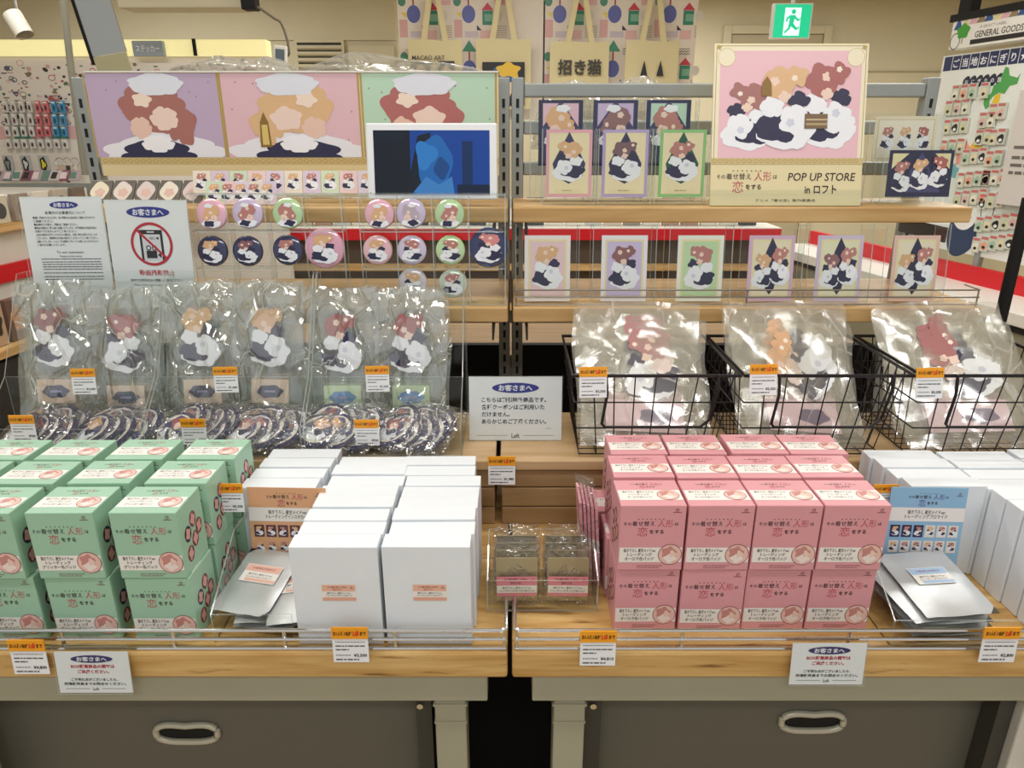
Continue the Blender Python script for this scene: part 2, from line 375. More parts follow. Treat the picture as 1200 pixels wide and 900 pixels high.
# wall panel trims / door in back wall (right of centre)
def wrect(px0, py0, px1, py1, Y): return at(px0, py0, Y), at(px1, py1, Y)
dA = at(848, 30, WY); dB = at(975, 30, WY)
db = MB()
db.box(dA.x, WY-.04, 0, dA.x+.07, WY, dA.z, M_wall, bev=.005); db.box(dB.x-.07, WY-.04, 0, dB.x, WY, dA.z, M_wall, bev=.005)
db.box(dA.x+.07, WY-.04, dA.z-.07, dB.x-.07, WY, dA.z, M_wall, bev=.005)
door = MB().box(dA.x+.075, WY-.02, .01, dB.x-.075, WY+.0, dA.z-.075, pr('door_paint', '#b0a588', .5)).build('door_1'); struct(door)
struct(db.build('trim_1'))
dh = MB(); dh.tube([(dA.x+.14, WY-.06, 1.0), (dA.x+.24, WY-.06, 1.0)], .01, M_chrome); dh.build('door_handle', door)
# horizontal wall seams
for n, (pa, pb, py) in enumerate([((975), (1112), 83)]):
    a = at(pa, py, WY); b_ = at(pb, py, WY)
    struct(MB().box(a.x, WY-.012, a.z-.012, b_.x+.6, WY, a.z, pr('seam_beige', '#a99f80', .7)).build('trim_%d' % (n+2)))
# left soffit (lowered bulkhead) with louvre and access panels
LY = 6.3
a0 = at(-120, 45, LY); a1 = at(462, 26, LY)
sof = MB().box(-4.9, LY, at(0, 47, LY).z, at(463, 30, LY).x, WY, 2.6, M_wall)
struct(sof.build('ceiling_soffit'))
v0 = at(348, 50, LY); v1 = at(403, 90, LY)
low = MB(); low.box(at(190, 45, LY).x, LY+.02, at(190, 110, LY).z-.1, at(465, 45, LY).x, WY, at(190, 47, LY).z, M_wall)
struct(low.build('wall_panel'))
ven = thing('wall_vent', 'slatted vent high on the back wall above the pink panel', 'vent', (v0.x, LY, v1.z))
ww = v1.x-v0.x; hh = v0.z-v1.z
MB().box(0, 0, 0, ww, .02, hh, pr('vent_dark', '#3d3a30', .7)).build('backing', ven)
fr = MB(); fr.box(-.02, -.015, hh, ww+.02, .02, hh+.02, M_wall); fr.box(-.02, -.015, -.02, 0, .02, hh, M_wall); fr.box(ww, -.015, -.02, ww+.02, .02, hh, M_wall); fr.build('frame', ven)
sl = MB().box(0, -.03, 0, ww, -.005, .025, M_wall, Matrix.Rotation(R(-30), 4, 'X')).build('slat', ven)
for i in range(5):
    q = sl if i == 0 else sl.copy()
    if i: COL.objects.link(q); q.parent = ven
    q.location = (0, 0, .01+i*(hh-.02)/5)
for n, (x0, x1) in enumerate([(408, 463)]):
    p0 = at(x0, 53, LY); p1 = at(x1, 95, LY)
    struct(MB().box(p0.x, LY-.01, p1.z, p1.x, LY+.02, p0.z, M_wall, bev=.004).build('trim_%d' % (5+n)))
# ceiling fixtures: access hatch, dark bracket, cable
c0 = atz(320, 14, 2.6); 
hat = MB()
pts = [atz(318, 10, 2.598), atz(378, 10, 2.598), atz(394, 19, 2.598), atz(330, 19, 2.598)]
hat.tube(pts, .008, pr('hatch_rim', '#b8ae8e', .6), 4, True)
tag(hat.build('ceiling_hatch'), 'flush beige access hatch in the ceiling above the hanging cable', 'hatch')
bm_ = MB(); p0 = at(130, -40, 3.6); p1 = at(284, 9, 3.6)
bm_.box(p0.x, 3.6, p1.z, p1.x, 3.75, 2.6, M_wall, bev=.004)
struct(bm_.build('ceiling_beam'))
ba = MB(); q0 = at(284, 0, 3.58); q1 = at(302, 12, 3.58)
ba.box(q0.x, 3.55, q1.z, q1.x, 3.62, q0.z+.03, M_black, bev=.004)
tag(ba.build('ceiling_bracket'), 'small black bracket at the end of the ceiling beam', 'bracket')
ca = MB(); cp = [(302, 8), (312, 15), (322, 22), (328, 25), (333, 35), (337, 48), (339, 62), (337, 66)]
ca.tube([at(x, y, 3.55) for x, y in cp], .006, pr('cable_grey', '#6b6452', .6), 6)
tag(ca.build('hanging_cable'), 'thin grey cable dangling from the black ceiling bracket', 'cable')
te = thing('data_logger', 'small white meter with grey display hanging on the cable', 'meter', at(329, 82, 3.5), (0, R(6), 0))
MB().box(-.028, -.012, 0, .028, .012, .1, M_white, bev=.004).build('casing', te)
MB().box(-.02, -.014, .035, .02, -.011, .085, pr('lcd', '#5f6f78', .3)).build('display', te)
# lamps on ceiling (their glow is the area lights above)
M_glow = pr('lamp_diffuser', '#ffffff', .5, emit='#fff8e8', es=1.6)
lamp0 = None
LN = ['left front', 'right front', 'rearmost', 'left middle', 'right middle', 'far centre', 'far left', 'far right', 'centre overhead', 'deep back']
for i, (x, y, p) in enumerate(LAMPS):
    t = thing('ceiling_lamp', 'long white ceiling lamp, %s one of the store lights' % LN[i], 'lamp', (x, y, 2.6), group='ceiling lamps')
    MB().box(-.62, -.11, -.03, .62, .11, 0, M_white, bev=.004).build('housing', t)
    MB().box(-.58, -.085, -.036, .58, .085, -.031, M_glow).build('diffuser', t)
# exit sign
es = thing('exit_sign', 'green lit exit sign with running figure hanging from the ceiling', 'sign', at(926, 44, 4.2))
s0 = at(905, 5, 4.2); s1 = at(943, 44, 4.2); w_ = s1.x-s0.x; h_ = s0.z-s1.z
MB().box(-w_/2-.008, 0, -.006, w_/2+.008, .04, h_+.006, M_white, bev=.004).build('casing', es)
GRN = pr('exit_green', '#12b583', .5, emit='#18c890', es=.75); LT = pr('exit_light', '#d8fff0', .5, emit='#d8fff2', es=.85)
MB().rect(front(0, -.0005, 0), -w_/2, 0, w_/2, h_, GRN, 1).build('green_face', es)
pc = MB(); f_ = front(0, -.001, 0)
k = h_
pc.rect(f_, -.27*k, .06*k, .27*k, .9*k, LT, 1)
pc.ell(f_, .02*k, .78*k, .075*k, .075*k, GRN, 2, 14)
pc.poly(f_, [(-.1*k, .68*k), (.1*k, .68*k), (.04*k, .4*k), (-.1*k, .42*k)], GRN, 3)
pc.poly(f_, [(.06*k, .68*k), (.2*k, .56*k), (.27*k, .6*k), (.25*k, .53*k), (.19*k, .49*k), (.06*k, .58*k)], GRN, 2)
pc.poly(f_, [(-.08*k, .68*k), (-.2*k, .6*k), (-.22*k, .47*k), (-.17*k, .47*k), (-.14*k, .57*k), (-.06*k, .6*k)], GRN, 2)
pc.poly(f_, [(-.02*k, .45*k), (.06*k, .42*k), (.17*k, .3*k), (.24*k, .34*k), (.26*k, .28*k), (.15*k, .22*k), (-.03*k, .34*k)], GRN, 2)
pc.poly(f_, [(-.1*k, .45*k), (.0, .42*k), (-.05*k, .26*k), (-.2*k, .12*k), (-.24*k, .17*k), (-.12*k, .29*k)], GRN, 2)
pc.build('pictogram', es)
hg = MB(); hg.tube([(0, .02, h_), (0, .02, 2.6-es.location.z)], .012, M_white, 8); hg.build('hanger', es)

# ================================================================ BACKGROUND FIXTURES
# back gondola with red price strip at Y 4.2
BY = 4.2
bz = at(600, 268, BY).z; bz2 = at(600, 281, BY).z
gx0 = at(225, 270, BY).x; gx1 = at(915, 270, BY).x
bg = thing('display_unit', 'white back display unit with red strip seen under the shelves', 'display unit', ((gx0+gx1)/2, BY, 0))
hw = (gx1-gx0)/2
MB().box(-hw, 0, 0, hw, .5, .12, M_darkmetal).build('plinth', bg)
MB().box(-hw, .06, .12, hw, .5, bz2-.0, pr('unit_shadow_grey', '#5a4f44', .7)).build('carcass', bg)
MB().box(-hw, -.01, bz2, hw, .5, bz+.005, M_white).build('shelf', bg)
MB().box(-hw, -.014, bz2, hw, -.01, bz, M_red).build('red_strip', bg)
for k in range(3):
    zz = .2+.24*k
    MB().box(-hw, -.02, zz, hw, .06, zz+.03, M_oak).build('lower_shelf', bg)
# merchandise packs standing on back gondola
rr = random.Random(3)
x = -hw+.05; cols = ['#8d8a80', '#c9b9a8', '#6b4a48', '#d8d2c4', '#40464d', '#a88a74', '#b9bdb8']
pk = {}
i = 0
while x < hw-.1:
    wv = .1+rr.random()*.06; c = rr.choice(cols)
    if c not in pk:
        m = MB().box(-.05, 0, 0, .05, .04, .16, pr('pack_'+c[1:], c, .5), bev=.003); m.rect(front(0, -.0005, 0), -.035, .03, .035, .1, M_ivory, 1)
        o = m.build('boxed_goods'); pk[c] = o
    else: o = pk[c].copy(); COL.objects.link(o)
    tag(o, 'small boxed goods, %s from left on the back display unit' % ORD[i], 'box', 'boxed goods on the back unit')
    o.location = (bg.location.x+x, BY+.1, bz+.006)
    x += .115; i += 1
# patterned boards with tote bags at Y 4.9
TY = 4.9
def tote_board(px0, px1, label, name='patterned_board'):
    A = at(px0, -60, TY); B = at(px1, 140, TY)
    w = B.x-A.x; h = A.z-B.z
    h = 2.55-B.z
    t = thing(name, label, 'display board', (A.x, TY, B.z))
    MB().box(0, 0, 0, w, .03, h, pr('board_cream', '#e9ded0', .6)).build('panel', t)
    p = MB(); f = front(0, -.0004, 0)
    gx = .34; gz = .31; r = random.Random(px0)
    nx = int(w/gx)+1; nz = int(h/gz)+1
    def cl(xx): return max(0, min(w, xx))
    for a in range(nx):
        for b in range(nz):
            ox = a*gx; oz = h-(b+1)*gz+.06
            if ox+.3 > w+.05: continue
            def rc(x0, z0, x1, z1, c, l=1): 
                if cl(ox+x1) > cl(ox+x0): p.rect(f, cl(ox+x0), max(0, oz+z0), cl(ox+x1), max(.001, min(h, oz+z1)), c, l)
            rc(.01, .02, .06, .12, '#d9a9a6'); rc(.075, .02, .16, .055, '#cdbfc6'); rc(.17, .01, .24, .06, '#e5b7b4')
            for q in range(6): rc(.26, .02+q*.012, .335, .026+q*.012, '#b9a98e')
            if oz+.08 > 0 and ox+.25 < w:
                p.ell(f, ox+.1, oz+.15, .042, .05, '#5a62a8', 2, 18); rc(.095, .2, .105, .26, '#a8423a', 2)
                p.poly(f, [(ox+.055, oz+.25), (ox+.145, oz+.25), (ox+.1, oz+.315)], '#3f8f6c', 3)
                rc(.185, .09, .25, .17, '#2f8468', 2); rc(.2, .11, .25, .15, '#7ab094', 3)
                p.poly(f, [(ox+.18, oz+.172), (ox+.255, oz+.172), (ox+.217, oz+.215)], '#c93348', 2)
                p.ell(f, ox+.03, oz+.22, .024, .027, '#4c8a70', 2, 14)
                p.poly(f, [(ox+.02, oz+.16), (ox+.055, oz+.125), (ox+.055, oz+.16)], '#e6cf5a', 2)
                p.poly(f, [(ox+.15, oz+.06), (ox+.18, oz+.06), (ox+.15, oz+.09)], '#27294a', 3)
                p.ell(f, ox+.285, oz+.14, .025, .03, '#d7d0c4', 2, 14)
                if ox+.34 < w:
                    p.rect(f, ox+.26, oz+.2, ox+.33, oz+.26, '#e3b3b7', 1)
                    p.poly(f, [(ox+.27, oz+.27), (ox+.32, oz+.27), (ox+.32, oz+.305)], '#35387a', 2)
                for q in range(3):
                    zz = oz+.235+q*.014; pts = []
                    for e in range(9): pts.append((ox+.16+e*.01, zz+(.006 if e % 2 else 0)))
                    p.poly(f, pts+[(xx, z2-.004) for xx, z2 in reversed(pts)], '#2b2b3a', 2)
    p.build('geometric_pattern', t)
    return t
tote_board(462, 637, 'patterned board of geometric shapes behind the left pair of totes')
tote_board(638, 808, 'patterned board of geometric shapes behind the right pair of totes')
M_canvas = pr('natural_canvas', '#dccfa2', .85, bump=.15, bscale=60)
def tote(px0, px1, pyt, pyh, label, art):
    A = at(px0, pyt, TY-.1); B = at(px1, pyt, TY-.1); w = B.x-A.x; H = at(px0, pyh, TY-.1).z-A.z
    t = thing('tote_bag', label, 'tote bag', ((A.x+B.x)/2, TY-.1, A.z-.4), group=None)
    # body: slightly bulged cloth
    m = MB(); nx, nz = 8, 8; vs = []; fs = []
    for sgn in (-1, 1):
        b0 = len(vs)
        for j in range(nz+1):
            for i in range(nx+1):
                u = i/nx; v = j/nz
                vs.append(((u-.5)*w*(1+.03*(1-v)), sgn*(.006+.02*math.sin(math.pi*u)*(1-v*.7))+.003*math.sin(9*u+3*v), v*.4+.004*math.sin(7*u)*v))
        for j in range(nz):
            for i in range(nx):
                q = b0+j*(nx+1)+i; fs.append((q, q+1, q+nx+2, q+nx+1) if sgn < 0 else (q, q+nx+1, q+nx+2, q+1))
    m.add(vs, fs, M_canvas); m.build('body', t, True)
    for sgn in (-1, 1):
        h = MB(); y = -.01 if sgn < 0 else .012
        for sx in (-1, 1):
            h.add([(sx*w*.22-.018, y, .36), (sx*w*.22+.018, y, .36), (sx*.022+.016, y, .4+H), (sx*.022-.016, y, .4+H)], [(0, 1, 2, 3)], M_canvas)
            h.add([(sx*w*.22-.018, y+.004, .36), (sx*w*.22+.018, y+.004, .36), (sx*.022+.016, y+.004, .4+H), (sx*.022-.016, y+.004, .4+H)], [(3, 2, 1, 0)], M_canvas)
        h.build('handle', t)
    p = MB(); f = front(0, -.034, 0)
    art(p, f, w); p.build('print', t)
    hk = MB(); hk.tube([(0, .1, .4+H-.005), (0, -.03, .4+H-.005), (0, -.035, .4+H+.01)], .005, M_chrome); hk.build('hook', t)
    return t
def art_a(p, f, w):
    p.text(f, 'MACAO ART', -.14, .3, .035, '#3b3730', 2, 'l'); p.rect(f, -.15, .16, -.03, .275, '#5c5648', 1); p.ell(f, -.09, .22, .03, .04, '#c9b48c', 2); p.rect(f, .02, .16, .12, .28, '#2a2a2a', 1); p.ell(f, .07, .22, .025, .035, '#caa97a', 2)
def art_b(p, f, w):
    p.rect(f, -.13, .02, .13, .27, '#1d1c1e', 1); p.blob(f, -.02, .13, .08, .1, '#e6cdb3', 2, 3, .08); p.blob(f, .0, .2, .085, .045, '#2d5a8c', 3, 4, .12); p.blob(f, .03, .225, .07, .04, '#e3b93a', 4, 5, .15)
    p.rect(f, .06, .05, .09, .2, '#e3b93a', 3)
def art_c(p, f, w): p.text(f, '招き猫', 0, .255, .09, '#35322c', 2, bold=.03)
def art_d(p, f, w):
    for s in (-1, 1): p.poly(f, [(s*.05-.022, .2), (s*.05+.022, .2), (s*.05, .29)], '#1f1d1d', 1)
tote(478, 541, 47, -6, 'natural canvas tote bag with small grey lettering, leftmost of four', art_a)
tote(558, 622, 46, -8, 'natural canvas tote bag printed with a black square', art_b)
tote(645, 714, 49, -8, 'natural canvas tote bag with dark brushed characters', art_c)
tote(734, 796, 48, -8, 'natural canvas tote bag with two black points, rightmost of four', art_d)

# ---- left goods wall
GY = 4.0
def goods_wall_left():
    A = at(-60, 66, GY); B = at(330, 215, GY)
    t = thing('pegboard_wall', 'patterned goods wall of small accessories at far left', 'display wall', (A.x, GY, 0))
    w = B.x-A.x
    MB().box(0, .0, 0, w, .06, A.z, pr('pale_goods_board', '#e8e0d6', .6)).build('panel', t)
    m = MB(); r = random.Random(5); f = front(0, -.0004, 0)
    inks = ['#3d3a36', '#b85a5a', '#5a7a60', '#d9a9a0', '#8a7a5a', '#d8b8c0', '#5a5a7a', '#3a4a40']
    zt = A.z
    for k in range(520):
        x = r.uniform(.03, w-.03); z = zt-.03-r.random()**.8*.3; s = r.uniform(.004, .016); c = r.choice(inks); q = r.random()
        if q < .4: m.blob(f, x, z, s, s*.8, c, 1+k % 3, r.randint(2, 6), .2, k, 12)
        elif q < .7: m.ring(f, x, z, s*1.3, s, .004, c, 1+k % 3, 10)
        else: m.rect(f, x-s*1.2, z-.003, x+s*1.2, z+.003, c, 1+k % 3)
    for k in range(9):
        x = .04+k*.2; m.poly(f, [(x, zt-.4), (x+.1, zt-.4), (x+.05, zt-.33)], '#5f9f8f', 3); m.ell(f, x+.13, zt-.37, .06, .035, '#e3b4b4', 2)
    m.build('doodle_pattern', t)
    hd = MB().box(0, -.02, A.z, w, .06, at(0, 47, GY).z, pr('lit_header', '#f4ecb2', .5, emit='#fff3b0', es=.55)); hd.build('lit_header', t)
    sp = MB()
    for px in (229,):
        q = at(px, 46, GY); sp.box(q.x-A.x-.008, -.03, A.z-.0, q.x-A.x+.008, -.02, q.z, M_slot)
    sp.build('slotted_strip', t)
    s = MB(); a = at(155, 48, GY-.05); b = at(193, 66, GY-.05)
    s.box(a.x, GY-.06, b.z, b.x, GY-.03, a.z, pr('sign_grey', '#9aa3ab', .5)); s.text(front((a.x+b.x)/2, GY-.0605, 0), 'ステッカー', 0, (a.z+b.z)/2, .034, WHT, 1, w=.12)
    tag(s.build('category_sign'), 'grey sign with white katakana on the lit header', 'sign')
    # packets hanging in a grid
    proto = {}
    for row, (py0, py1) in enumerate([(118, 132), (133, 147), (148, 160), (163, 174)]):
        for c in range(8):
            px = 2+c*9.5; col = '#d6d6d2'
            if c in (5, 4) and row < 3 and px > 34: col = '#d9737c'
            if c in (6, 7) and row < 3: col = '#3f93c4'
            if c == 3 and row < 1: col = '#d6d6d2'
            a = at(px+row*1.2, py0, GY-.03); b = at(px+8.8+row*1.2, py1, GY-.03)
            key = (row, col)
            if key not in proto:
                mm = MB().box(0, 0, 0, b.x-a.x, .012, a.z-b.z, pr('packet_'+col[1:], col, .35), bev=.002)
                ww_ = b.x-a.x; hh_ = a.z-b.z; mm.blob(front(0, -.0005, 0), ww_/2, hh_*.4, ww_*.24, hh_*.24, '#5d3d3d' if col != '#3f93c4' else '#24506e', 1, 4, .15)
                mm.rect(front(0, -.0005, 0), ww_*.15, hh_*.78, ww_*.85, hh_*.9, M_ivory, 1)
                o = mm.build('hanging_packet'); proto[key] = o
            else: o = proto[key].copy(); COL.objects.link(o)
            cn = {'#d6d6d2': 'clear', '#d9737c': 'red', '#3f93c4': 'blue'}[col]
            tag(o, 'small %s accessory packet, left wall, %s row, %s from left' % (cn, ORD[row], ORD[c]), 'packet', 'packets on the left goods wall')
            o.location = (a.x, GY-.035, b.z)
    for c in range(3):
        a = at(1+c*21, 182, GY-.12); b = at(17+c*21, 203, GY-.12); ww_ = b.x-a.x; hh_ = a.z-b.z
        mm = MB().box(0, 0, 0, ww_, .015, hh_, pr('packet_grey', '#b4b4b4', .35), bev=.003)
        mm.blob(front(0, -.0005, 0), ww_/2, hh_/2, ww_*.33, hh_*.4, ['#2f3133', '#1d1d20', '#22201a'][c], 1, 5, .12, c)
        mm.blob(front(0, -.0005, 0), ww_/2, hh_/2, ww_*.2, hh_*.22, ['#8c8c90', '#d8d8dc', '#dcd02c'][c], 2, 3, .3, c)
        o = mm.build('hanging_packet'); o.location = (a.x, GY-.12, b.z)
        tag(o, ['grey and black pouch, left of three below the small packets', 'black and white pouch, middle of three below the small packets', 'black pouch with yellow patch below the small packets'][c], 'packet')
    # slanted bins of flat packets under the pouches
    for c in range(9):
        a = at(-8+c*11, 217, GY-.3); mm = MB().box(0, 0, 0, .055, .06, .006, pr('flatpack%d' % (c % 4), ['#b9a8b0', '#7a8a92', '#d0c8c8', '#8a5a6a'][c % 4], .3)); mm.rect(top(0, 0, .006), .01, .01, .04, .05, ['#3a3a3a', '#e8d8d8', '#6a8a7a'][c % 3], 1)
        o = mm.build('flat_packet', loc=(a.x, GY-.3, a.z+.02), rot=(R(50), 0, R(8*(c % 3)-8)))
        tag(o, 'flat glossy packet, %s from left in the far left tray' % ORD[c], 'packet', 'flat packets in far left tray')
    sh = MB(); a = at(-60, 222, GY-.35); b = at(225, 222, GY-.35)
    sh.box(a.x, GY-.35, a.z-.02, b.x, GY, a.z+.01, M_white); sh.box(a.x, GY-.355, a.z-.02, b.x, GY-.35, a.z+.03, M_railgrey)
    tag(sh.build('ledge'), 'white ledge under the far left goods wall', 'shelf')
goods_wall_left()
# keychain rings hanging at right of left wall
for i in range(6):
    a = at(70+(i % 3)*9, 190+(i//3)*14, GY-.06); m = MB(); m.tube([(.022*math.cos(t_*.6283), 0, .022*math.sin(t_*.6283)) for t_ in range(10)], .003, M_chrome, 5, True)
    m.ell(front(0, -.004, 0), 0, -.03, .012, .014, ['#d9b5a0', '#4a4038', '#e8e0d0'][i % 3], 1)
    tag(m.build('key_ring', loc=a), 'small metal ring charm at far left, %s one of the %s row' % (ORD[i % 3], ['upper', 'lower'][i//3]), 'keyring', 'ring charms on left wall')
# left low white unit with slanted red band, oak edges
lu = thing('low_display_unit', 'white low unit with red band at the left edge', 'display unit', (-1.75, 1.9, 0), (0, 0, R(-72)))
# runs along local +X; its face (-Y local) looks at the aisle
PA = atz(-60, 330, .92); PB = atz(60, 302, .92)
dirv = (PB-PA); dirv.z = 0; ln = dirv.length+.35; ang = math.atan2(dirv.y, dirv.x)
lu.location = (PA.x, PA.y, 0); lu.rotation_euler = (0, 0, ang)
MB().box(-.4, .02, 0, ln, .5, 1.20, M_white).build('carcass', lu)
MB().box(-.4, -.005, .865, ln, .018, .935, M_red).build('red_band', lu)
MB().box(-.4, -.04, 1.07, ln, .02, 1.10, M_oak).build('upper_shelf', lu)
MB().box(-.4, -.15, .62, ln, .02, .65, M_oak).build('lower_shelf', lu)
MB().box(-.4, -.13, .0, ln, .015, .60, pr('kick_black', '#1c1a17', .7)).build('plinth', lu)
for i in range(7):
    c = ['#d8cfc2', '#e0707c', '#cfc6b0', '#9a8c80', '#e4dcd0', '#bdb2a0', '#7a6a60'][i]
    m = MB().box(-.045, 0, 0, .045, .02, .11, pr('pack_'+c[1:], c, .35), bev=.003); m.ell(front(0, -.0006, 0), 0, .05, .03, .032, ['#8b6f5c', '#f2eef0', '#4a4a4a'][i % 3], 1)
    M_ = Matrix.Translation((PA.x, PA.y, 0)) @ Matrix.Rotation(ang, 4, 'Z'); p_ = M_ @ Vector((.05+i*.12, -.028, 1.101))
    tag(m.build('wrapped_pack', loc=p_, rot=(0, 0, ang)), 'wrapped pack, %s from left on the upper ledge of the left low unit' % ORD[i], 'packet', 'packs on the left low unit')
    m2 = MB().box(-.05, 0, 0, .05, .03, .17, pr('card_'+c[1:], ['#b79c80', '#6e5548', '#d9c6b0'][i % 3], .4), bev=.003); m2.blob(front(0, -.0006, 0), 0, .09, .035, .05, ['#3c3430', '#c4803f', '#e8d8c8'][i % 3], 1, 5, .15)
    p_ = M_ @ Vector((.05+i*.12, -.1, .651))
    tag(m2.build('boxed_goods', loc=p_, rot=(0, 0, ang)), 'boxed goods, %s from left on the lower ledge of the left low unit' % ORD[i], 'box', 'boxes on the left low unit')

# ---- right goods wall (GENERAL GOODS)
RA = Vector((2.16, 2.90)); RB = Vector((1.93, 4.1))
# local frame: u runs from far (left in picture) to near (right in picture)
du = (RA-RB).normalized(); angr = math.atan2(du.y, du.x)
def rp(px, py):   # intersect the pixel ray with the right wall plane -> (u, z)
    u = (px-600)/FPX; v = (py-450)/FPX
    dx = u; dy = math.cos(PITCH)-v*math.sin(PITCH); dz = -(math.sin(PITCH)+v*math.cos(PITCH))
    nrm = Vector((-du.y, du.x)); t = (RB.dot(nrm))/(dx*nrm.x+dy*nrm.y)
    P = Vector((dx*t, dy*t)); return (P-RB).dot(du), CH+dz*t
rw = thing('goods_wall', 'tilted-looking white goods wall with rice ball charms at far right', 'display wall', (RB.x, RB.y, 0), (0, 0, angr))
FRt = front(0, -.0005, 0)
u0, zt = rp(1106, 66); u1, _ = rp(1235, 40); _, zb = rp(1085, 283)
MB().box(u0, 0, zb-.02, u1+.5, .05, zt, pr('wave_white_board', '#e4e8e2', .5, bump=.3, bscale=30)).build('panel', rw)
uh0, zh0 = rp(1118, 60); _, zh1 = rp(1125, 26)
hd = MB(); hd.box(uh0, -.03, zh0+.005, u1+.5, .05, zh1, M_white)
hd.box(uh0-.02, -.035, zh1, u1+.5, .05, zh1+.03, M_black); hd.box(uh0-.02, -.0, zh1+.03, uh0+.05, .05, 2.6, M_black)
hd.build('header_board', rw)
hp = MB(); fh = front(0, -.0305, 0); hhh = zh1-zh0; wd = u1+.5-uh0
hp.rect(fh, uh0+.12, zh0+hhh*.12, u1+.5, zh0+hhh*.28, '#1d1718', 1)
hp.text(fh, 'GENERAL GOODS', uh0+.14, zh0+hhh*.45, hhh*.3, '#4a3c38', 2, 'l', bold=.012, w=.25)
hp.text(fh, 'A SELECT LABEL', uh0+.16, zh0+hhh*.68, hhh*.13, '#9a8a80', 2, 'l', bold=.0, w=.14)
for i in range(20):
    x = uh0+.01+i*.042; c = ['#2b4f8c', '#d9cf9a', '#d9a9b4', '#8a7a5a'][i % 4]; z0 = zh0+hhh*(.82 if i > 1 else .7)
    hp.poly(fh, [(x, z0), (x+.05, z0), (x+.025, z0+.05)], c, 2)
hp.blob(fh, uh0+.07, zh0+hhh*.62, .035, .03, '#3f9a2e', 2, 5, .12); hp.rect(fh, uh0+.068, zh0+hhh*.2, uh0+.074, zh0+hhh*.55, '#9a8a80', 1)
hp.ring(fh, uh0+.03, zh0+hhh*.3, .03, .035, .005, '#6a6a6a', 1)
hp.build('header_print', rw)
# noren band of dark tiles with kana
nb = MB(); zn = zt-.006; chars = ['', 'ご', '当', '地', 'お', 'に', 'ぎ', 'り', '★', '祭', 'り']
for i, ch in enumerate(chars):
    x0 = u0+.012+i*.052; nb.rect(FRt, x0, zn-.06, x0+.048, zn, '#27305a', 2)
    if ch: nb.text(FRt, ch, x0+.024, zn-.032, .038, WHT, 3, bold=.02)
for i, ch in enumerate('おにぎりの旅'):
    x0 = u0+.17+i*.036; nb.blob(FRt, x0, zn-.115, .02, .024, '#22283c', 2, 3, .08, -1.57); nb.text(FRt, ch, x0, zn-.116, .022, WHT, 3)
hk = [(0, 0), (.05, .03), (.06, .08), (.1, .1), (.13, .2), (.16, .19), (.18, .14), (.25, .12), (.27, .15), (.26, .08), (.2, .07), (.17, .02), (.12, .03), (.08, .01), (.05, -.02), (.06, -.06), (.03, -.08), (.0, -.04)]
ux, zx = rp(1151, 98)
nb.poly(FRt, [(ux+.03+a*.6, zx-.06+b*.6) for a, b in hk], '#4fa254', 2)
ux, zx = rp(1143, 150)
nb.poly(FRt, [(ux+.07, zx+.13), (ux+.1, zx+.14), (ux+.1, zx+.02), (ux+.04, zx-.12), (ux-.03, zx-.14), (ux-.02, zx-.1), (ux+.04, zx-.01)], '#e8c22c', 2)
ux, zx = rp(1129, 180); nb.blob(FRt, ux, zx, .045, .05, '#eb9a88', 3, 5, .15); nb.blob(FRt, ux-.04, zx-.08, .03, .03, '#6fb0bc', 2, 5, .2)
ux, zx = rp(1126, 275); nb.blob(FRt, ux, zx, .085, .1, '#2c3f5e', 2, 3, .06, 1.6); nb.blob(FRt, ux, zx+.055, .06, .03, '#e8e8e4', 3, 3, .1); nb.ell(FRt, ux+.12, zx+.12, .035, .055, '#dfe2de', 3)
nb.ring(FRt, ux+.12, zx+.12, .035, .055, .004, '#2b2b2b', 4)
nb.build('printed_map', rw)
# charms
cc = {}
rows = [(1122, 108, 3), (1114, 126, 3), (1112, 148, 3), (1108, 172, 3), (1154, 140, 2), (1150, 160, 2), (1134, 183, 3), (1128, 210, 4), (1124, 232, 4), (1166, 160, 2), (1162, 185, 2), (1158, 208, 3), (1154, 235, 3), (1150, 262, 5), (1146, 286, 5), (1166, 130, 2), (1156, 105, 1)]
cset = ['#e8e4d0', '#1e1f20', '#e2a184', '#c8cba0', '#9fc0a4', '#d7b0a8', '#e0d6b0']
for ri, (px, py, n) in enumerate(rows):
    for i in range(n):
        uu, zz = rp(px+i*10, py-i*1.0); c = cset[(ri*3+i*2) % 7]; 
        if c not in cc:
            m = MB(); m.box(-.021, -.008, -.036, .021, 0, .03, pr('charm_card', '#cdd0c2', .4)); f = front(0, -.0085, 0)
            vs = []
            m.blob(f, 0, -.012, .017, .018, c, 1, 3, .1, -1.57); m.blob(f, 0, -.018, .009, .007, '#2a2a2a' if c != '#1e1f20' else '#e8e8e8', 2, 4, .05)
            m.rect(f, -.018, .016, .018, .027, '#c76a6a', 1)
            o = m.build('charm_packet'); cc[c] = o
        else: o = cc[c].copy(); COL.objects.link(o)
        P = Vector((RB.x, RB.y, 0))+Vector((du.x, du.y, 0))*uu; P.z = zz; P += Vector((du.y, -du.x, 0))*.004
        o.location = P; o.rotation_euler = (0, 0, angr)
        tag(o, 'little rice ball charm packet, right wall, %s cluster, %s from left' % (ORD[ri], ORD[i]), 'charm', 'rice ball charms')
# grey notice + plain boards right edge
uu, zz = rp(1178, 230); 
MB().box(uu, -.04, zz-.03, uu+.4, -.035, zz+.42, pr('notice_grey', '#cfcac4', .5)).bars(front(0, -.041, 0), uu+.03, uu+.2, [zz+.1, zz+.13, zz+.16, zz+.2], .012, '#6a6560', 1, 4).build('notice_panel', rw)
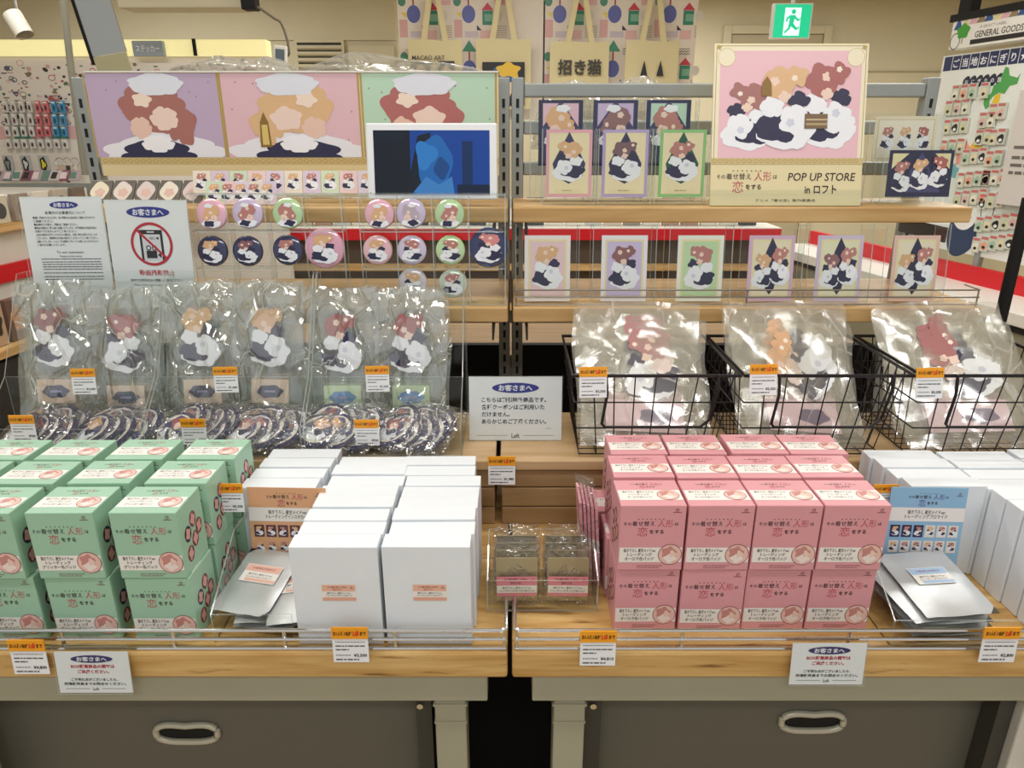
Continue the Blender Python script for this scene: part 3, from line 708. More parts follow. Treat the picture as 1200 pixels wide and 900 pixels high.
# red band and rail below
_, zr0 = rp(1200, 318); _, zr1 = rp(1200, 346)
base = MB(); base.box(-.35, -.28, 0, u1+.5, .05, zr1-.03, pr('unit_olive', '#8d8a74', .5)); base.build('base_cabinet', rw)
um, zrr = rp(1100, 295); 
MB().box(-.35, -.03, zr1+.0, u1+.5, .0, zr1+.075, M_red).build('red_band', rw)
MB().box(-.35, -.3, zr1-.05, u1+.5, .0, zr1-.0, M_white, bev=.004).build('white_rail', rw)
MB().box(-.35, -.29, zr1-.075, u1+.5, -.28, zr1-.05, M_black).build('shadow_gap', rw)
ps = MB()
for uu in (u0+.02, u0+.42): ps.box(uu, -.005, zr1+.05, uu+.03, .02, zb, M_railgrey)
ps.build('support_post', rw)

# track spotlight top-left and slanted pipe, hanging sign
sp = thing('spotlight', 'white cylinder spotlight at the top left corner', 'spotlight', at(12, 8, 2.6))
MB().tube([(0, 0, -.02), (.035, -.01, -.085)], .028, pr('spot_white', '#d9d6c8', .4), 14).build('lamp_head', sp, True)
MB().tube([(-.005, 0, .02), (-.01, 0, .1), (-.01, 0, 2.6-sp.location.z)], .006, M_chrome, 6).tube([(.02, 0, -.03), (.02, 0, .03)], .004, M_chrome).build('bracket', sp)
MB().ell(FR((.036, -.0105, -.087), (.93, .1, .35), (0, 1, -.1)), 0, 0, .026, .026, '#8f8a78', 1).build('lens', sp)
pl = MB(); pl.tube([at(71, -30, 2.5), at(82, 70, 2.5), at(100, 205, 2.5)], .011, pr('pipe_grey', '#9c9a8a', .4, .4), 8)
tag(pl.build('support_pipe'), 'thin grey pipe rising behind the left rack upright', 'pipe')
hs = thing('hanging_mirror', 'narrow grey mirror panel with black edge hanging at upper left', 'mirror', at(125, 64, 2.2), (0, R(-9), R(4)))
w2 = .085
MB().box(-.04, 0, 0, .055, .008, .40, pr('mirror_grey', '#b6b8b4', .12, .6)).build('mirror_plate', hs)
MB().box(-.047, -.004, -.02, -.040, .012, .42, M_black).build('black_edge', hs)
MB().box(-.038, -.003, -.05, .055, .003, -.002, pr('label_holder', '#b9b48e', .4)).build('label_holder', hs)

# ================================================================ RACKS AND SHELVES
def rack(x0, x1, side):
    t = thing('shelf_rack', 'grey slotted steel rack carrying the %s shelves' % side, 'rack', ((x0+x1)/2, 1.63, 0))
    cx = (x0+x1)/2
    def upright(x):
        m = MB(); m.box(x-cx-.013, -.0, 0, x-cx+.013, .03, 1.56, M_railgrey, bev=.002)
        z = .9
        while z < 1.53: m.box(x-cx-.003, -.0012, z, x-cx+.003, .001, z+.018, M_slot); z += .03
        m.build('upright', t)
    upright(x0); upright(x1)
    for z in (1.535, 1.46, 1.375) if side == 'right' else (1.535, 1.375):
        MB().box(x0-cx+.013, .004, z-.014, x1-cx-.013, .026, z+.014, M_railgrey, bev=.003).build('crossbar', t)
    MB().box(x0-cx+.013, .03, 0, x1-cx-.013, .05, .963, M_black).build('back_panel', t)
    for z in (1.27, 1.088):
        for x in (x0+.016, x1-.022):
            MB().box(x-cx, -.18 if z > 1.2 else -.26, z-.03, x-cx+.004, 0, z, M_darkmetal).build('bracket', t)
rack(-.921, -.018, 'left'); rack(.012, .895, 'right')
TOPZ, MIDZ = 1.313, 1.133
def board(x0, x1, y0, y1, zt, th, label, name='shelf_board', mat=None):
    return tag(MB().box(x0, y0, zt-th, x1, y1, zt, mat or M_oak, bev=.003).build(name), label, 'shelf')
board(.002, .9, 1.42, 1.625, TOPZ, .03, 'light oak upper shelf board on the right carrying the pop-up sign')
board(-.9, -.008, 1.42, 1.625, TOPZ, .03, 'light oak upper shelf board on the left behind the badges')
board(.002, .905, 1.337, 1.625, MIDZ, .03, 'light oak lower shelf board on the right with six postcards')
board(-.9, -.008, 1.337, 1.625, MIDZ, .03, 'light oak lower shelf board on the left behind the bags')
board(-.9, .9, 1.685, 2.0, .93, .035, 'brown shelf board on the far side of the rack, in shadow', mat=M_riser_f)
M_dullwire = pr('dull_wire', '#8f8a82', .35, .6)
def wire_rail(x0, x1, y, zs, label, r=.0016, legs=5, back=.05):
    M_chrome = globals()['M_chrome'] if r > .002 else M_dullwire
    t = thing('wire_rail', label, 'rail', ((x0+x1)/2, y, zs[-1]-.004)); cx = (x0+x1)/2; zb = zs[-1]-.004
    for i, z in enumerate(zs):
        m = MB()
        if i == 0: m.tube([(x0-cx, back, zs[1]-zb), (x0-cx, back, z-zb), (x0-cx, .004, z-zb), (x0-cx+.006, 0, z-zb), (x1-cx-.006, 0, z-zb), (x1-cx, .004, z-zb), (x1-cx, back, z-zb)], r, M_chrome, 8)
        else: m.tube([(x0-cx, 0, z-zb), (x1-cx, 0, z-zb)], r, M_chrome, 8)
        m.build('bar', t, True)
    for i in range(legs):
        x = x0-cx+(x1-x0)*i/(legs-1); x = max(x0-cx+.002, min(x1-cx-.002, x))
        MB().tube([(x, .002, zs[0]-zb), (x, .002, 0)], r, M_chrome, 8).build('post', t, True)
wire_rail(.006, .90, 1.345, [MIDZ+.032, MIDZ+.018, MIDZ+.004], 'thin chrome rail along the right postcard shelf', legs=3)

# ================================================================ TABLES
T = .794
def table(x0, x1, side):
    t = thing('display_table', '%s wooden display table with grey steel frame' % side, 'table', ((x0+x1)/2, .775, 0)); c = (x0+x1)/2
    MB().box(x0-c, 0, T-.042, x1-c, .6, T, M_table, bev=.004).build('tabletop', t)
    ins = .028
    MB().box(x0-c+ins, .012, T-.093, x1-c-ins, .05, T-.042, M_greypaint, bev=.002).build('apron', t)
    for sx in (x0-c+.06, x1-c-.105):
        l = MB(); l.box(sx, .03, 0, sx+.045, .075, T-.093, M_greypaint, bev=.002)
        l.box(sx-.002, .028, T-.118, sx+.047, .077, T-.114, M_greypaint); l.box(sx-.001, .029, T-.15, sx+.046, .076, T-.146, M_greypaint)
        l.build('leg', t)
    MB().box(x0-c+(.11 if side == 'right' else .004), .07, 0, x0-c+(.135 if side == 'right' else .02), .1, T-.093, M_darkmetal).build('side_frame', t)
    xo = .148 if side == 'right' else .115; s = MB(); s.box(x1-c-xo-.024, .07, 0, x1-c-xo, .1, T-.093, M_darkmetal); s.build('side_frame', t)
    for z in (T-.115, T-.155, T-.3):
        for x in (x1-c-.132, x0-c+.122): MB().tube([(x, .0695, z), (x, .066, z)], .005, M_chrome, 8).build('rivet', t)
    return t
table(-.905, -.006, 'left'); table(.0, .905, 'right')
# tables' drawers
def drawer(x0, x1, hx, side, hz=.7):
    t = thing('drawer_cabinet', 'dark grey drawer front with oval pull under the %s table' % side, 'drawer', ((x0+x1)/2, .88, 0)); c = (x0+x1)/2
    y = .0
    MB().box(x0-c, 0, .05, x1-c, .5, T-.097, M_drawer, bev=.003).build('drawer_front', t)
    # kidney shaped pull: rim torus, dark hollow
    pts = []
    for i in range(28):
        a = 2*math.pi*i/28; x = .047*math.cos(a); z = .0165*math.sin(a)
        k = .72+.28*abs(math.cos(a))**.5
        x = math.copysign(abs(math.cos(a))**.62, math.cos(a))*.049; z = math.copysign(abs(math.sin(a))**.8, math.sin(a))*.018-(.004*math.exp(-(x/.02)**2) if z > 0 else 0)
        pts.append((x, z))
    h = MB().tube([(x, -.003, z) for x, z in pts], .0052, pr('pull_pale', '#c9c4b0', .3, .2), 10, True); ho = h.build('pull_rim', t, True, loc=(hx-c, 0, hz))
    g = MB(); g.poly(front(0, -.001, 0), pts, M_black, 1); g.build('pull_hollow', t, loc=(hx-c, 0, hz))
hL = at(220, 857, .88); hR = at(951, 844, .88)
drawer(-.90, -.128, hL.x, 'left', hL.z); drawer(.108, .757, hR.x, 'right', hR.z)
# white post at far right beyond the table
a = at(1192, 870, .86)
tag(MB().box(.759, .83, 0, .795, .868, T-.098, M_white, bev=.003).build('side_post'), 'white upright post under the right table edge', 'post')
tag(MB().box(-.105, 1.15, 0, .1, 1.17, T-.05, M_black).build('gap_shade_sheet'), 'black sheet standing in for the shade between the two tables', 'board')  # black sheet paints in the darkness of the empty gap
wire_rail(-.9, -.008, .782, [T+.031, T+.017, T+.002], 'three-bar chrome rail along the left table front', .0026, 7, .07)
wire_rail(.004, .9, .782, [T+.031, T+.017, T+.002], 'three-bar chrome rail along the right table front', .0026, 5, .07)

# risers
RZ = .921
def riser(x0, x1, side):
    t = thing('wooden_riser', 'wooden plank riser at the back of the %s table' % side, 'riser', ((x0+x1)/2, 1.1, T)); c = (x0+x1)/2; h = RZ-T
    MB().box(x0-c, 0, h-.018, x1-c, .225, h, M_riser, bev=.002).build('top_board', t)
    zs = [(0, .034), (.036, .072), (.074, h-.019)]
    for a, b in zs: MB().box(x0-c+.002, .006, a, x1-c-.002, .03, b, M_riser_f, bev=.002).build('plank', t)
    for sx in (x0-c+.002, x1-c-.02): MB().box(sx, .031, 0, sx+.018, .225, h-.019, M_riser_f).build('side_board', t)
riser(-.9, -.028, 'left'); riser(-.02, .9, 'right')

# ================================================================ SIGNS AND TAGS
BLUE = '#2a2f8f'
def oval_head(m, f, x, y, w, h, l=1, c=BLUE):
    m.ell(f, x, y, w/2, h/2, c, l, 28); m.text(f, 'お客さまへ', x, y, h*.62, WHT, l+1, bold=.03, w=w*.72)
def brand(m, f, x, y, w, l=1):
    m.rect(f, x-w/2, y-.0003, x-w*.1, y+.0003, '#6a6a6a', l); m.rect(f, x+w*.1, y-.0003, x+w/2, y+.0003, '#6a6a6a', l)
    m.text(f, 'Loft', x, y, w*.085, '#4a4a36', l+1, bold=.01, sx=.75)
# coupon sign in the middle
cs = thing('acrylic_sign', 'white coupon notice standing between the trays and the wire baskets', 'sign', (at(604, 517, 1.185).x, 1.185, RZ+.001), (R(-6), 0, 0))
MB().box(-.0835, 0, 0, .0835, .002, .118, M_paper).build('paper_card', cs)
MB().sheet(-.085, -.0035, 0, .085, -.0015, .12).box(-.085, -.0035, -.0005, .085, .03, .0005, M_acr).build('acrylic_holder', cs)
m = MB(); f = front(0, -.0003, 0)
oval_head(m, f, 0, .098, .084, .019)
for i, s_ in enumerate(['こちらは割引除外商品です。', '各種クーポンはご利用いた', 'だけません。', 'あらかじめご了承ください。']):
    m.text(f, s_, -.061, .076-.0135*i, .0098, '#26283a', 1, 'l', bold=.018, sx=.97)
brand(m, f, 0, .009, .14); m.rect(f, .055, .022, .064, .0228, '#8a8a8a', 1)
m.build('lettering', cs)

def a5_sign(px, pyb, Y, z, label, rotz, art, w=.148, h=.205):
    p = at(px, pyb, Y)
    t = thing('acrylic_sign', label, 'sign', (p.x, Y, z), (R(-4), 0, rotz))
    MB().box(-w/2, 0, .003, w/2, .002, h, M_paper).build('paper_card', t)
    MB().sheet(-w/2-.003, -.004, 0, w/2+.003, -.002, h+.002).build('acrylic_holder', t)
    m = MB(); art(m, front(0, -.0003, 0)); m.build('lettering', t)
    return t
def art_rules(m, f):
    oval_head(m, f, .005, .19, .052, .0135)
    m.text(f, '会場内の注意事項について', .005, .176, .0062, '#3a3a3a', 1, bold=.01)
    L1 = ['■通路・階段内での立ち止まり、長い時間の立ち話は他のご迷惑となりますので', '　ご遠慮ください。', '■会場内での飲食、撮影はご遠慮ください。', '■商品の開封はご購入後にお願いいたします。お客様都合の返品交換は', '　お受けできませんのでご了承ください。', '上記の内容をお守りいただけない場合は、お買い物をお断りすることが', 'ございます。混雑時は係員の指示にしたがってご入場ください。', 'お願いいたします。ショップの皆様がごゆっくりお楽しみいただけるよう', 'ご協力をお願いいたします。']
    for i, s_ in enumerate(L1): m.text(f, s_, -.055, .167-.0062*i, .0048, '#33343a', 1, 'l', bold=.01, w=(.113 if i in (0, 3, 5, 6, 7) else .004*len(s_)))
    m.text(f, 'To our customers', .003, .104, .0068, '#4a4a4a', 1, bold=.01); m.text(f, 'Notes at the venue', .003, .0965, .0052, '#4a4a4a', 1, bold=.01)
    m.bars(f, -.052, .058, [.091, .0855, .081, .0765, .072, .065, .058, .053], .0016, '#4a4a4e', 1, 3, True)
    m.text(f, '客様各位', .0, .044, .0075, '#33343a', 1, bold=.01); m.text(f, '会場内注意事項', .0, .035, .006, '#33343a', 1, bold=.01)
    m.bars(f, -.05, .02, [.027, .021], .002, '#4a4a4e', 1, 6, True)
def art_nofilm(m, f):
    oval_head(m, f, .004, .178, .082, .02)
    RED = '#c01f35'; K = '#1d1a1c'; cx, cy = .004, .12
    m.rect(f, cx-.022, cy-.03, cx+.022, cy+.026, K, 1); m.rect(f, cx-.0175, cy-.03, cx+.0175, cy+.018, '#dcdde4', 2); m.rect(f, cx-.007, cy+.021, cx+.007, cy+.0235, '#dcdde4', 2)
    m.text(f, 'REC ●', cx+.006, cy+.011, .006, K, 3, bold=.01)
    m.rect(f, cx-.012, cy-.026, cx+.008, cy-.012, K, 3); m.poly(f, [(cx+.009, cy-.02), (cx+.016, cy-.014), (cx+.016, cy-.026)], K, 3)
    m.ring(f, cx-.007, cy-.007, .005, .005, .002, K, 3, 14); m.ring(f, cx+.004, cy-.007, .005, .005, .002, K, 3, 14)
    m.ring(f, cx, cy, .04, .04, .005, RED, 4, 36); q = .0265
    m.poly(f, [(cx-q-.0015, cy+q-.0015), (cx+q-.0015, cy-q-.0015), (cx+q+.0015, cy-q+.0015), (cx-q+.0015, cy+q+.0015)], RED, 5)
    m.text(f, '動画撮影禁止', cx+.003, .067, .0115, RED, 1, bold=.015); m.text(f, '店内での許可のない撮影はご遠慮ください', cx, .053, .0055, '#3a3038', 1, w=.1)
    m.text(f, 'Please refrain from recording in the store', cx, .044, .0042, '#4a4448', 1, w=.09)
a5_sign(85, 329, 1.338, MIDZ+.001, 'white A5 rules notice with small print and blue oval, leftmost sign', R(2), art_rules)
a5_sign(179, 323, 1.328, MIDZ+.001, 'white no-filming sign with red crossed circle over a phone', R(-3), art_nofilm, .155, .2)

# BOX notice hanging on rail
def box_notice(px, py, label, rz):
    p = at(px, py, .768)
    t = thing('hanging_notice', label, 'sign', p, (R(-6), 0, 0))
    w, h = .098, .062
    MB().box(-w/2, 0, -h, w/2, .0012, 0, M_paper).build('paper_card', t)
    MB().sheet(-w/2-.001, -.0022, -h-.001, w/2+.001, -.001, .012).build('clear_hanger', t)
    m = MB(); f = front(0, -.0002, 0)
    oval_head(m, f, 0, -.0105, .056, .0115, c='#35296e')
    m.text(f, 'BOX販売商品の開封は', 0, -.0215, .0058, '#b8283a', 1, bold=.03); m.text(f, 'ご遠慮ください。', 0, -.0295, .0058, '#b8283a', 1, bold=.03)
    m.text(f, 'ご不明な点がございましたら、', .0, -.0415, .0047, '#2a2a30', 1, bold=.02); m.text(f, '売場販売員までお問合せください。', .0, -.048, .0047, '#2a2a30', 1, bold=.02, w=.083)
    brand(m, f, 0, -.0555, .08)
    m.build('lettering', t)
box_notice(106, 764, 'white box-opening notice hanging on the left table rail', 0)
box_notice(973, 754, 'white box-opening notice hanging on the right table rail', 0)

M_orange = pr('orange_tag', '#f0a21e', .4)
def price_tag_proto(price, rows=2):
    parts = []
    def mk(t, w=.047, h=.037):
        MB().box(-w/2, 0, 0, w/2, .001, h, M_paper).build('price_card', t)
        MB().box(-w/2-.0005, -.0012, h-.001, w/2+.0005, .0012, h+.016, M_orange, bev=.0004).build('orange_header', t)
        m = MB(); f = front(0, -.0003, 0); f2 = front(0, -.0014, 0)
        m.text(f2, 'お1人様1会計', -w*.46, h+.0075, .0066, '#4a1d14', 1, 'l', bold=.03, w=w*.52); m.text(f2, '2点', w*.07, h+.0078, .0085, '#d8281e', 1, 'l', bold=.03, w=w*.2); m.text(f2, 'まで', w*.46, h+.0075, .0066, '#4a1d14', 1, 'r', bold=.03, w=w*.17)
        m.bars(f, -w*.42, w*.42, [h-.006], .001, '#6a6a6a', 1, 1, True); m.bars(f, -w*.42, w*.42, [h-.012], .0016, '#3a3a3a', 1, 2); m.bars(f, -w*.42, 0, [h-.0175], .0016, '#3a3a3a', 1, 5)
        m.text(f, price, w*.45, .011, .0062, '#2a2a2a', 1, 'r', bold=.02); m.bars(f, -w*.42, w*.1, [.011], .0012, '#6a6a6a', 1, 7); m.bars(f, -w*.42, w*.42, [.0045], .0018, '#4a4a4a', 1, 8)
        m.build('lettering', t)
    return mk
TAGS = {}
def price_tag(px, py, Y, price, label, w=1.0, rot=(R(-4), 0, 0)):
    p = at(px, py, Y)      # px,py = centre of bottom edge
    if price in TAGS: t = dup(TAGS[price], label, p, rot)
    else:
        t = thing('price_tag', label, 'price tag', p, rot); price_tag_proto(price)(t); TAGS[price] = t
    t['group'] = 'orange-topped price tags'; t.scale = (w,)*3
price_tag(38, 790, .764, '¥4,800', 'orange-topped price tag on the left rail beside the white notice')
price_tag(412, 776, .764, '¥3,500', 'orange-topped price tag on the rail below the white boxes')
price_tag(700, 780, .764, '¥4,810', 'orange-topped price tag on the rail left of the pink boxes')
price_tag(1167, 776, .764, '¥2,800', 'orange-topped price tag at the right end of the right rail')
for px, py, lb in [(30, 516, 'orange-topped price tag on the front tray lip at far left'), (229, 520, 'orange-topped price tag on the front tray lip, second from left'), (431, 521, 'orange-topped price tag on the front tray lip below the right badges')]:
    price_tag(px, py+1, 1.113, '¥700', lb, .88)
for px, py, lb in [(100, 462, 'orange-topped price tag on the upper tray wall at left'), (266, 460, 'orange-topped price tag on the upper tray wall in the middle'), (443, 459, 'orange-topped price tag on the upper tray wall at right')]:
    price_tag(px, py, 1.19, '¥1,600', lb, .88, (R(-8), 0, R(3)))
for px, py, lb in [(695, 466, 'orange-topped price tag on the left wire basket'), (894, 463, 'orange-topped price tag on the middle wire basket'), (1088, 467, 'orange-topped price tag on the right wire basket')]:
    price_tag(px, py, 1.07, '¥3,300', lb, .94, (R(-12), 0, R(2)))
price_tag(271, 600, .92, '¥2,300', 'orange-topped price tag between the mint boxes and the tan flyer', .85)
price_tag(588, 568, 1.08, '¥1,980', 'orange-topped price tag clipped to the riser front in the centre', .97)
price_tag(1034, 598, .95, '¥980', 'orange-topped price tag between pink boxes and blue flyer', .8)

# ================================================================ PRODUCT BOXES
def product_box(name, mat, label, group, w, h, d, l3):
    t = thing(name, label, 'box', group=group)
    MB().box(-w/2, 0, 0, w/2, d, h, mat, bev=.0012).build('carton', t)
    m = MB(); ff, ft = front(0, -.0001, 0), top(0, 0, h+.0001)
    m.rect(ff, -w/2+.0015, h*.13, w/2-.0015, h*.36, M_ivory, 1); m.build('white_band', t); m = MB(); m.rect(ft, -w/2+.0015, d*.2, w/2-.0015, d*.58, M_ivory, 1); m.build('white_band', t)
    m = MB()
    title(m, ff, -.002, h*.68, w*.84, 1); emblem(m, ff, w*.36, h*.93, .0045, l=1)
    for i, s_ in enumerate(['描き下ろし 星空メイドver.', 'トレーディング', l3]): m.text(ff, s_, -w*.17, h*(.315-.065*i), .0058, '#3a2a2c', 2, bold=.015, w=(.5*w if i == 0 else None), sx=.85)
    m.bars(ff, -w*.2, w*.2, [h*.075, h*.045], .001, '#8a5a5a', 1, 2)
    title(m, ft, 0, d*.78, w*.5, 1); 
    for i, s_ in enumerate(['描き下ろし 星空メイドver.', 'トレーディング', l3]): m.text(ft, s_, -w*.17, d*(.51-.1*i), .0052, '#3a2a2c', 2, bold=.01, w=(.5*w if i == 0 else None), sx=.8)
    m.build('lettering', t)
    for f, cx, cy, rx, ry in ((ff, w*.3, h*.25, .016, .016), (ft, w*.28, d*.39, .015, .014)):
        m = MB()
        m.ell(f, cx, cy, rx, ry, '#8a4550', 2, 24); m.ell(f, cx, cy, rx*.94, ry*.94, '#e9c0b4', 3, 24)
        m.blob(f, cx-rx*.1, cy+ry*.2, rx*.6, ry*.55, '#c98a84', 4, 5, .14, 1); m.blob(f, cx, cy-ry*.35, rx*.5, ry*.4, '#f1e2dc', 5, 4, .15, 2); m.blob(f, cx+rx*.2, cy+ry*.1, rx*.25, ry*.3, '#eccdbf', 6, 3, .2, 2); m.build('round_picture', t)
    for f in (rside(w/2+.0001, 0, 0), lside(-w/2-.0001, d, 0)):
        m = MB()
        for i, (a, b) in enumerate([(.3, .55), (.55, .68), (.55, .38), (.3, .25), (.75, .5)]):
            m.ell(f, d*a, h*b, .0095, .0115, '#7a3f4a' if i else NAVY, 1, 16); m.blob(f, d*a, h*b, .006, .008, '#d9a196', 2, 4, .2, i)
        m.build('side_pictures', t)
    return t
BW, BH, BD = .0865, .0985, .072
rj = random.Random(11)
def stack(proto, xs, ys, zbase, colour, jx, names):
    first = True
    for L_ in range(2):
        for r in range(3):
            for c, x in enumerate(xs):
                lay = 'upper' if L_ else 'lower'; rown = ['front', 'middle', 'back'][r]
                lb = '%s box, %s layer, %s row, %s' % (colour, lay, rown, names[c])
                loc = (x+jx(L_, r, c), ys[r]+(.0 if L_ else .002)+rj.uniform(0, .003), zbase+.0005+L_*(BH+.0008))
                rot = (0, 0, R(rj.uniform(-.7, .7)))
                if first: proto.location = loc; proto.rotation_euler = rot; proto['label'] = lb; first = False
                else: dup(proto, lb, loc, rot)
nm4 = ['leftmost column', 'second column from left', 'third column from left', 'rightmost column']
gp = product_box('mint_box', M_mint, 'x', 'mint green boxes stacked on the left table', BW, BH, BD, 'グリッター缶バッジ')
stack(gp, [-.783, -.682, -.580, -.477], [.798, .878, .956], T, 'mint green badge', lambda L_, r, c: [(.002, .003, .018), (.0, .006, .016)][L_][r]+(.004 if c == 3 else 0)+(-.003 if L_ and c < 2 else 0), nm4)
pp = product_box('pink_box', M_pink, 'x', 'pink boxes stacked on the right table', BW, BH, BD, 'オーロラ缶バッジ')
stack(pp, [.185, .2745, .363, .452], [.818, .897, .976], T, 'pink badge', lambda L_, r, c: [(.0, -.004, -.008), (.0, .002, .008)][L_][r]*(1 if L_ else 1)+(.006 if r == 2 and c > 1 and L_ else 0), nm4)

# white cartons
CW, CHt, CD = .115, .152, .032
def carton():
    t = thing('white_carton', 'x', 'box', group='plain white cartons')
    MB().box(-CW/2, 0, 0, CW/2, CD, CHt, M_carton, bev=.0012).build('carton', t)
    m = MB(); 
    return t
wc = carton(); wc_used = [False]
lb_proto = None
def put_carton(x, y, z, label, sticker=None, group=None):
    global lb_proto
    rot = (0, 0, R(rj.uniform(-.5, .5)))
    if not wc_used[0]: t = wc; t.location = (x, y, z); t['label'] = label; wc_used[0] = True; t['group'] = group; CH_CACHE[wc.name] = [(c, []) for c in kids(wc)]
    else: t = dup(wc, label, (x, y, z), rot, group, (1, 1, rj.uniform(.985, 1.01)))
    if sticker:
        m = MB(); f = front(0, -.0002, 0); cx, cz = sticker
        m.rect(f, cx-.023, cz-.013, cx+.023, cz+.013, M_ivory, 1); m.rect(f, cx-.022, cz+.002, cx+.022, cz+.012, '#e9b8a0', 2); m.rect(f, cx-.022, cz-.0125, cx+.022, cz-.0075, '#e2a994', 2)
        m.text(f, 'その着せ替え人形は', cx-.002, cz+.0085, .0032, '#9a4a4a', 3, w=.026); m.text(f, '恋をする', cx-.002, cz+.0047, .003, '#b05555', 3)
        m.text(f, '描き下ろし 星空メイドver.', cx, cz-.0008, .003, '#3a3a3a', 3, w=.032); m.text(f, 'トレーディングインスタカード', cx, cz-.0045, .003, '#3a3a3a', 3, w=.034)
        emblem(m, f, cx+.017, cz+.0085, .0025, l=3)
        m.build('sticker', t)
for c, x in enumerate([-.2315, -.1115]):
    cn = ['left', 'right'][c]
    for k in range(8):
        y = .792+k*(CD+.0026); jx = [(0, .002, .001, .004, .003, .008, .006, .009), (0, .004, .003, .005, .005, .006, -.004, -.005)][c][k]
        put_carton(x+jx, y, T+.0005, 'white carton with pink sticker facing front, %s one' % cn if k == 0 else 'plain white carton, %s from front in the %s column by the tan flyer' % (ORD[k], cn), (.003, .083) if k == 0 else None, 'white cartons on the left table')
for k in range(4):
    put_carton(-.354+.003*k, .958+k*(CD+.0026), T+.0005, 'plain white carton, %s behind the tan flyer' % ORD[k], None, 'white cartons on the left table')
for k in range(4):
    put_carton(.660-.004*k, .957+k*(CD+.0026), T+.0005, 'plain white carton, %s behind the blue flyer' % ORD[k], None, 'white cartons on the right table')
for k in range(8):
    put_carton(.780-.003*(k//2), .815+k*(CD+.0026), T+.0005, 'plain white carton, %s from front right of the blue flyer' % ORD[k], None, 'white cartons on the right table')
for k in range(8):
    put_carton(.900-.003*(k//2), .815+k*(CD+.0026)+.001, T+.0005, 'plain white carton, %s from front in the rightmost column' % ORD[k], None, 'white cartons on the right table')

# flyers
def flyer(x, y, w, h, base, band, label, lines, rz, cols, dk, bottom=None, tilt=-6):
    t = thing('product_flyer', label, 'flyer', (x, y, T+.002), (R(tilt), 0, rz))
    MB().box(-w/2, 0, 0, w/2, .0015, h, pr('flyer_'+base[1:], base, .35)).build('card', t)
    m = MB(); f = front(0, -.0002, 0)
    m.rect(f, -w/2, h*.66, w/2, h*.8, band, 1)
    title(m, f, 0, h*.885, w*.52, 1, c2='#b8506a' if base[1] != '6' and base != '#8fbadb' else '#6a5aa8'); emblem(m, f, w*.4, h*.94, .004, l=1)
    for i, s_ in enumerate(lines): m.text(f, s_, 0, h*(.755-.045*i), .0068, '#3a3430', 2, bold=.015, w=w*(.5 if i == 0 else .56))
    if bottom: m.rect(f, -w/2, h*.1, w/2, h*.19, band, 1); m.text(f, bottom, 0, h*.145, .0085, '#3a3430', 2)
    m.build('lettering', t)
    m = MB(); q = 0
    n = 6 if cols == 6 else 6
    cell = w*.92/n
    for rr_ in range(2):
        for i in range(n):
            cx = -w*.46+cell*(i+.5); cz = h*(.56-.16*rr_); dark = (rr_ == 0 and i < 3)
            m.rect(f, cx-cell*.42, cz-h*.062, cx+cell*.42, cz+h*.062, dk if dark else '#e6dfd8' if cols == 6 else base if rr_ else dk, 1)
            motif(m, f, cx, cz, cell*.75, h*.115, [TAN, ROSE, '#a86a66'][i % 3], 2, q, True); q += 1
    for i in range(2):
        cx = (-.1+.24*i)*w; cz = h*.27; m.rect(f, cx-w*.1, cz-h*.035, cx+w*.1, cz+h*.035, dk if i else '#e8dfc8', 1)
        for j in range(3): m.blob(f, cx+(j-1)*w*.055, cz, w*.022, h*.026, [TAN, WHT, ROSE][j], 2+j, 4, .2, j)
    m.build('thumbnail_pictures', t)
    return t
flyer(-.336, .925, .118, .158, '#dba77e', '#ece8e4', 'tan card flyer with thumbnail pictures between mint and white boxes', ['描き下ろし 星空メイドver.', 'トレーディングインスタカード'], R(-2), 4, '#5a3a40', '全14種（1セット20パック）')
flyer(.620, .925, .112, .158, '#8fbadb', '#ece8e6', 'blue card flyer with thumbnail pictures right of the pink boxes', ['描き下ろし 星空メイドver.', 'トレーディングブロマイド'], R(-2), 6, '#2f2550')

# silver foil bags
def foil(label, loc, rot, w=.1, h=.135, sticker='#e8b9a8', txt='トレーディングインスタカード', grp=None, proto=None):
    t = thing('foil_bag', label, 'packet', loc, rot, grp)
    if proto is None:
        m = MB(); nx, ny = 8, 10; vs = []; fs = []
        for s_ in (0, 1):
            b = len(vs)
            for j in range(ny+1):
                for i in range(nx+1):
                    u, v = i/nx, j/ny; bul = .0028*(math.sin(math.pi*u)*math.sin(math.pi*v))**.5 if 0 < u < 1 and 0 < v < 1 else 0
                    wr = .0007*math.sin(11*u+5*v)*math.sin(9*v+2)
                    vs.append(((u-.5)*w, (v-.5)*h, (.003+bul+wr if s_ else .003-bul*.9+wr)))
            for j in range(ny):
                for i in range(nx):
                    q = b+j*(nx+1)+i; fs.append((q, q+1, q+nx+2, q+nx+1) if s_ else (q, q+nx+1, q+nx+2, q+1))
        m.add(vs, fs, M_silver); o1 = m.build('foil_pouch', t, True)
        m = MB(); f = top(0, .01, .0066)
        m.rect(f, -.028, -.016, .028, .016, M_ivory, 1); m.rect(f, -.027, .003, .027, .015, sticker, 2); m.rect(f, -.02, -.0145, .027, -.0095, sticker, 2)
        m.text(f, 'その着せ替え人形は恋をする', 0, .009, .0042, '#a04a55', 3, w=.036); m.text(f, '描き下ろし 星空メイドver.', 0, -.002, .0036, '#3a3a3a', 3, w=.038); m.text(f, txt, 0, -.007, .0034, '#3a3a3a', 3, w=.04)
        o2 = m.build('sticker', t)
    else:
        for o in proto:
            c = o.copy(); COL.objects.link(c); c.parent = t
        o1, o2 = proto
    return o1, o2
pr1 = None
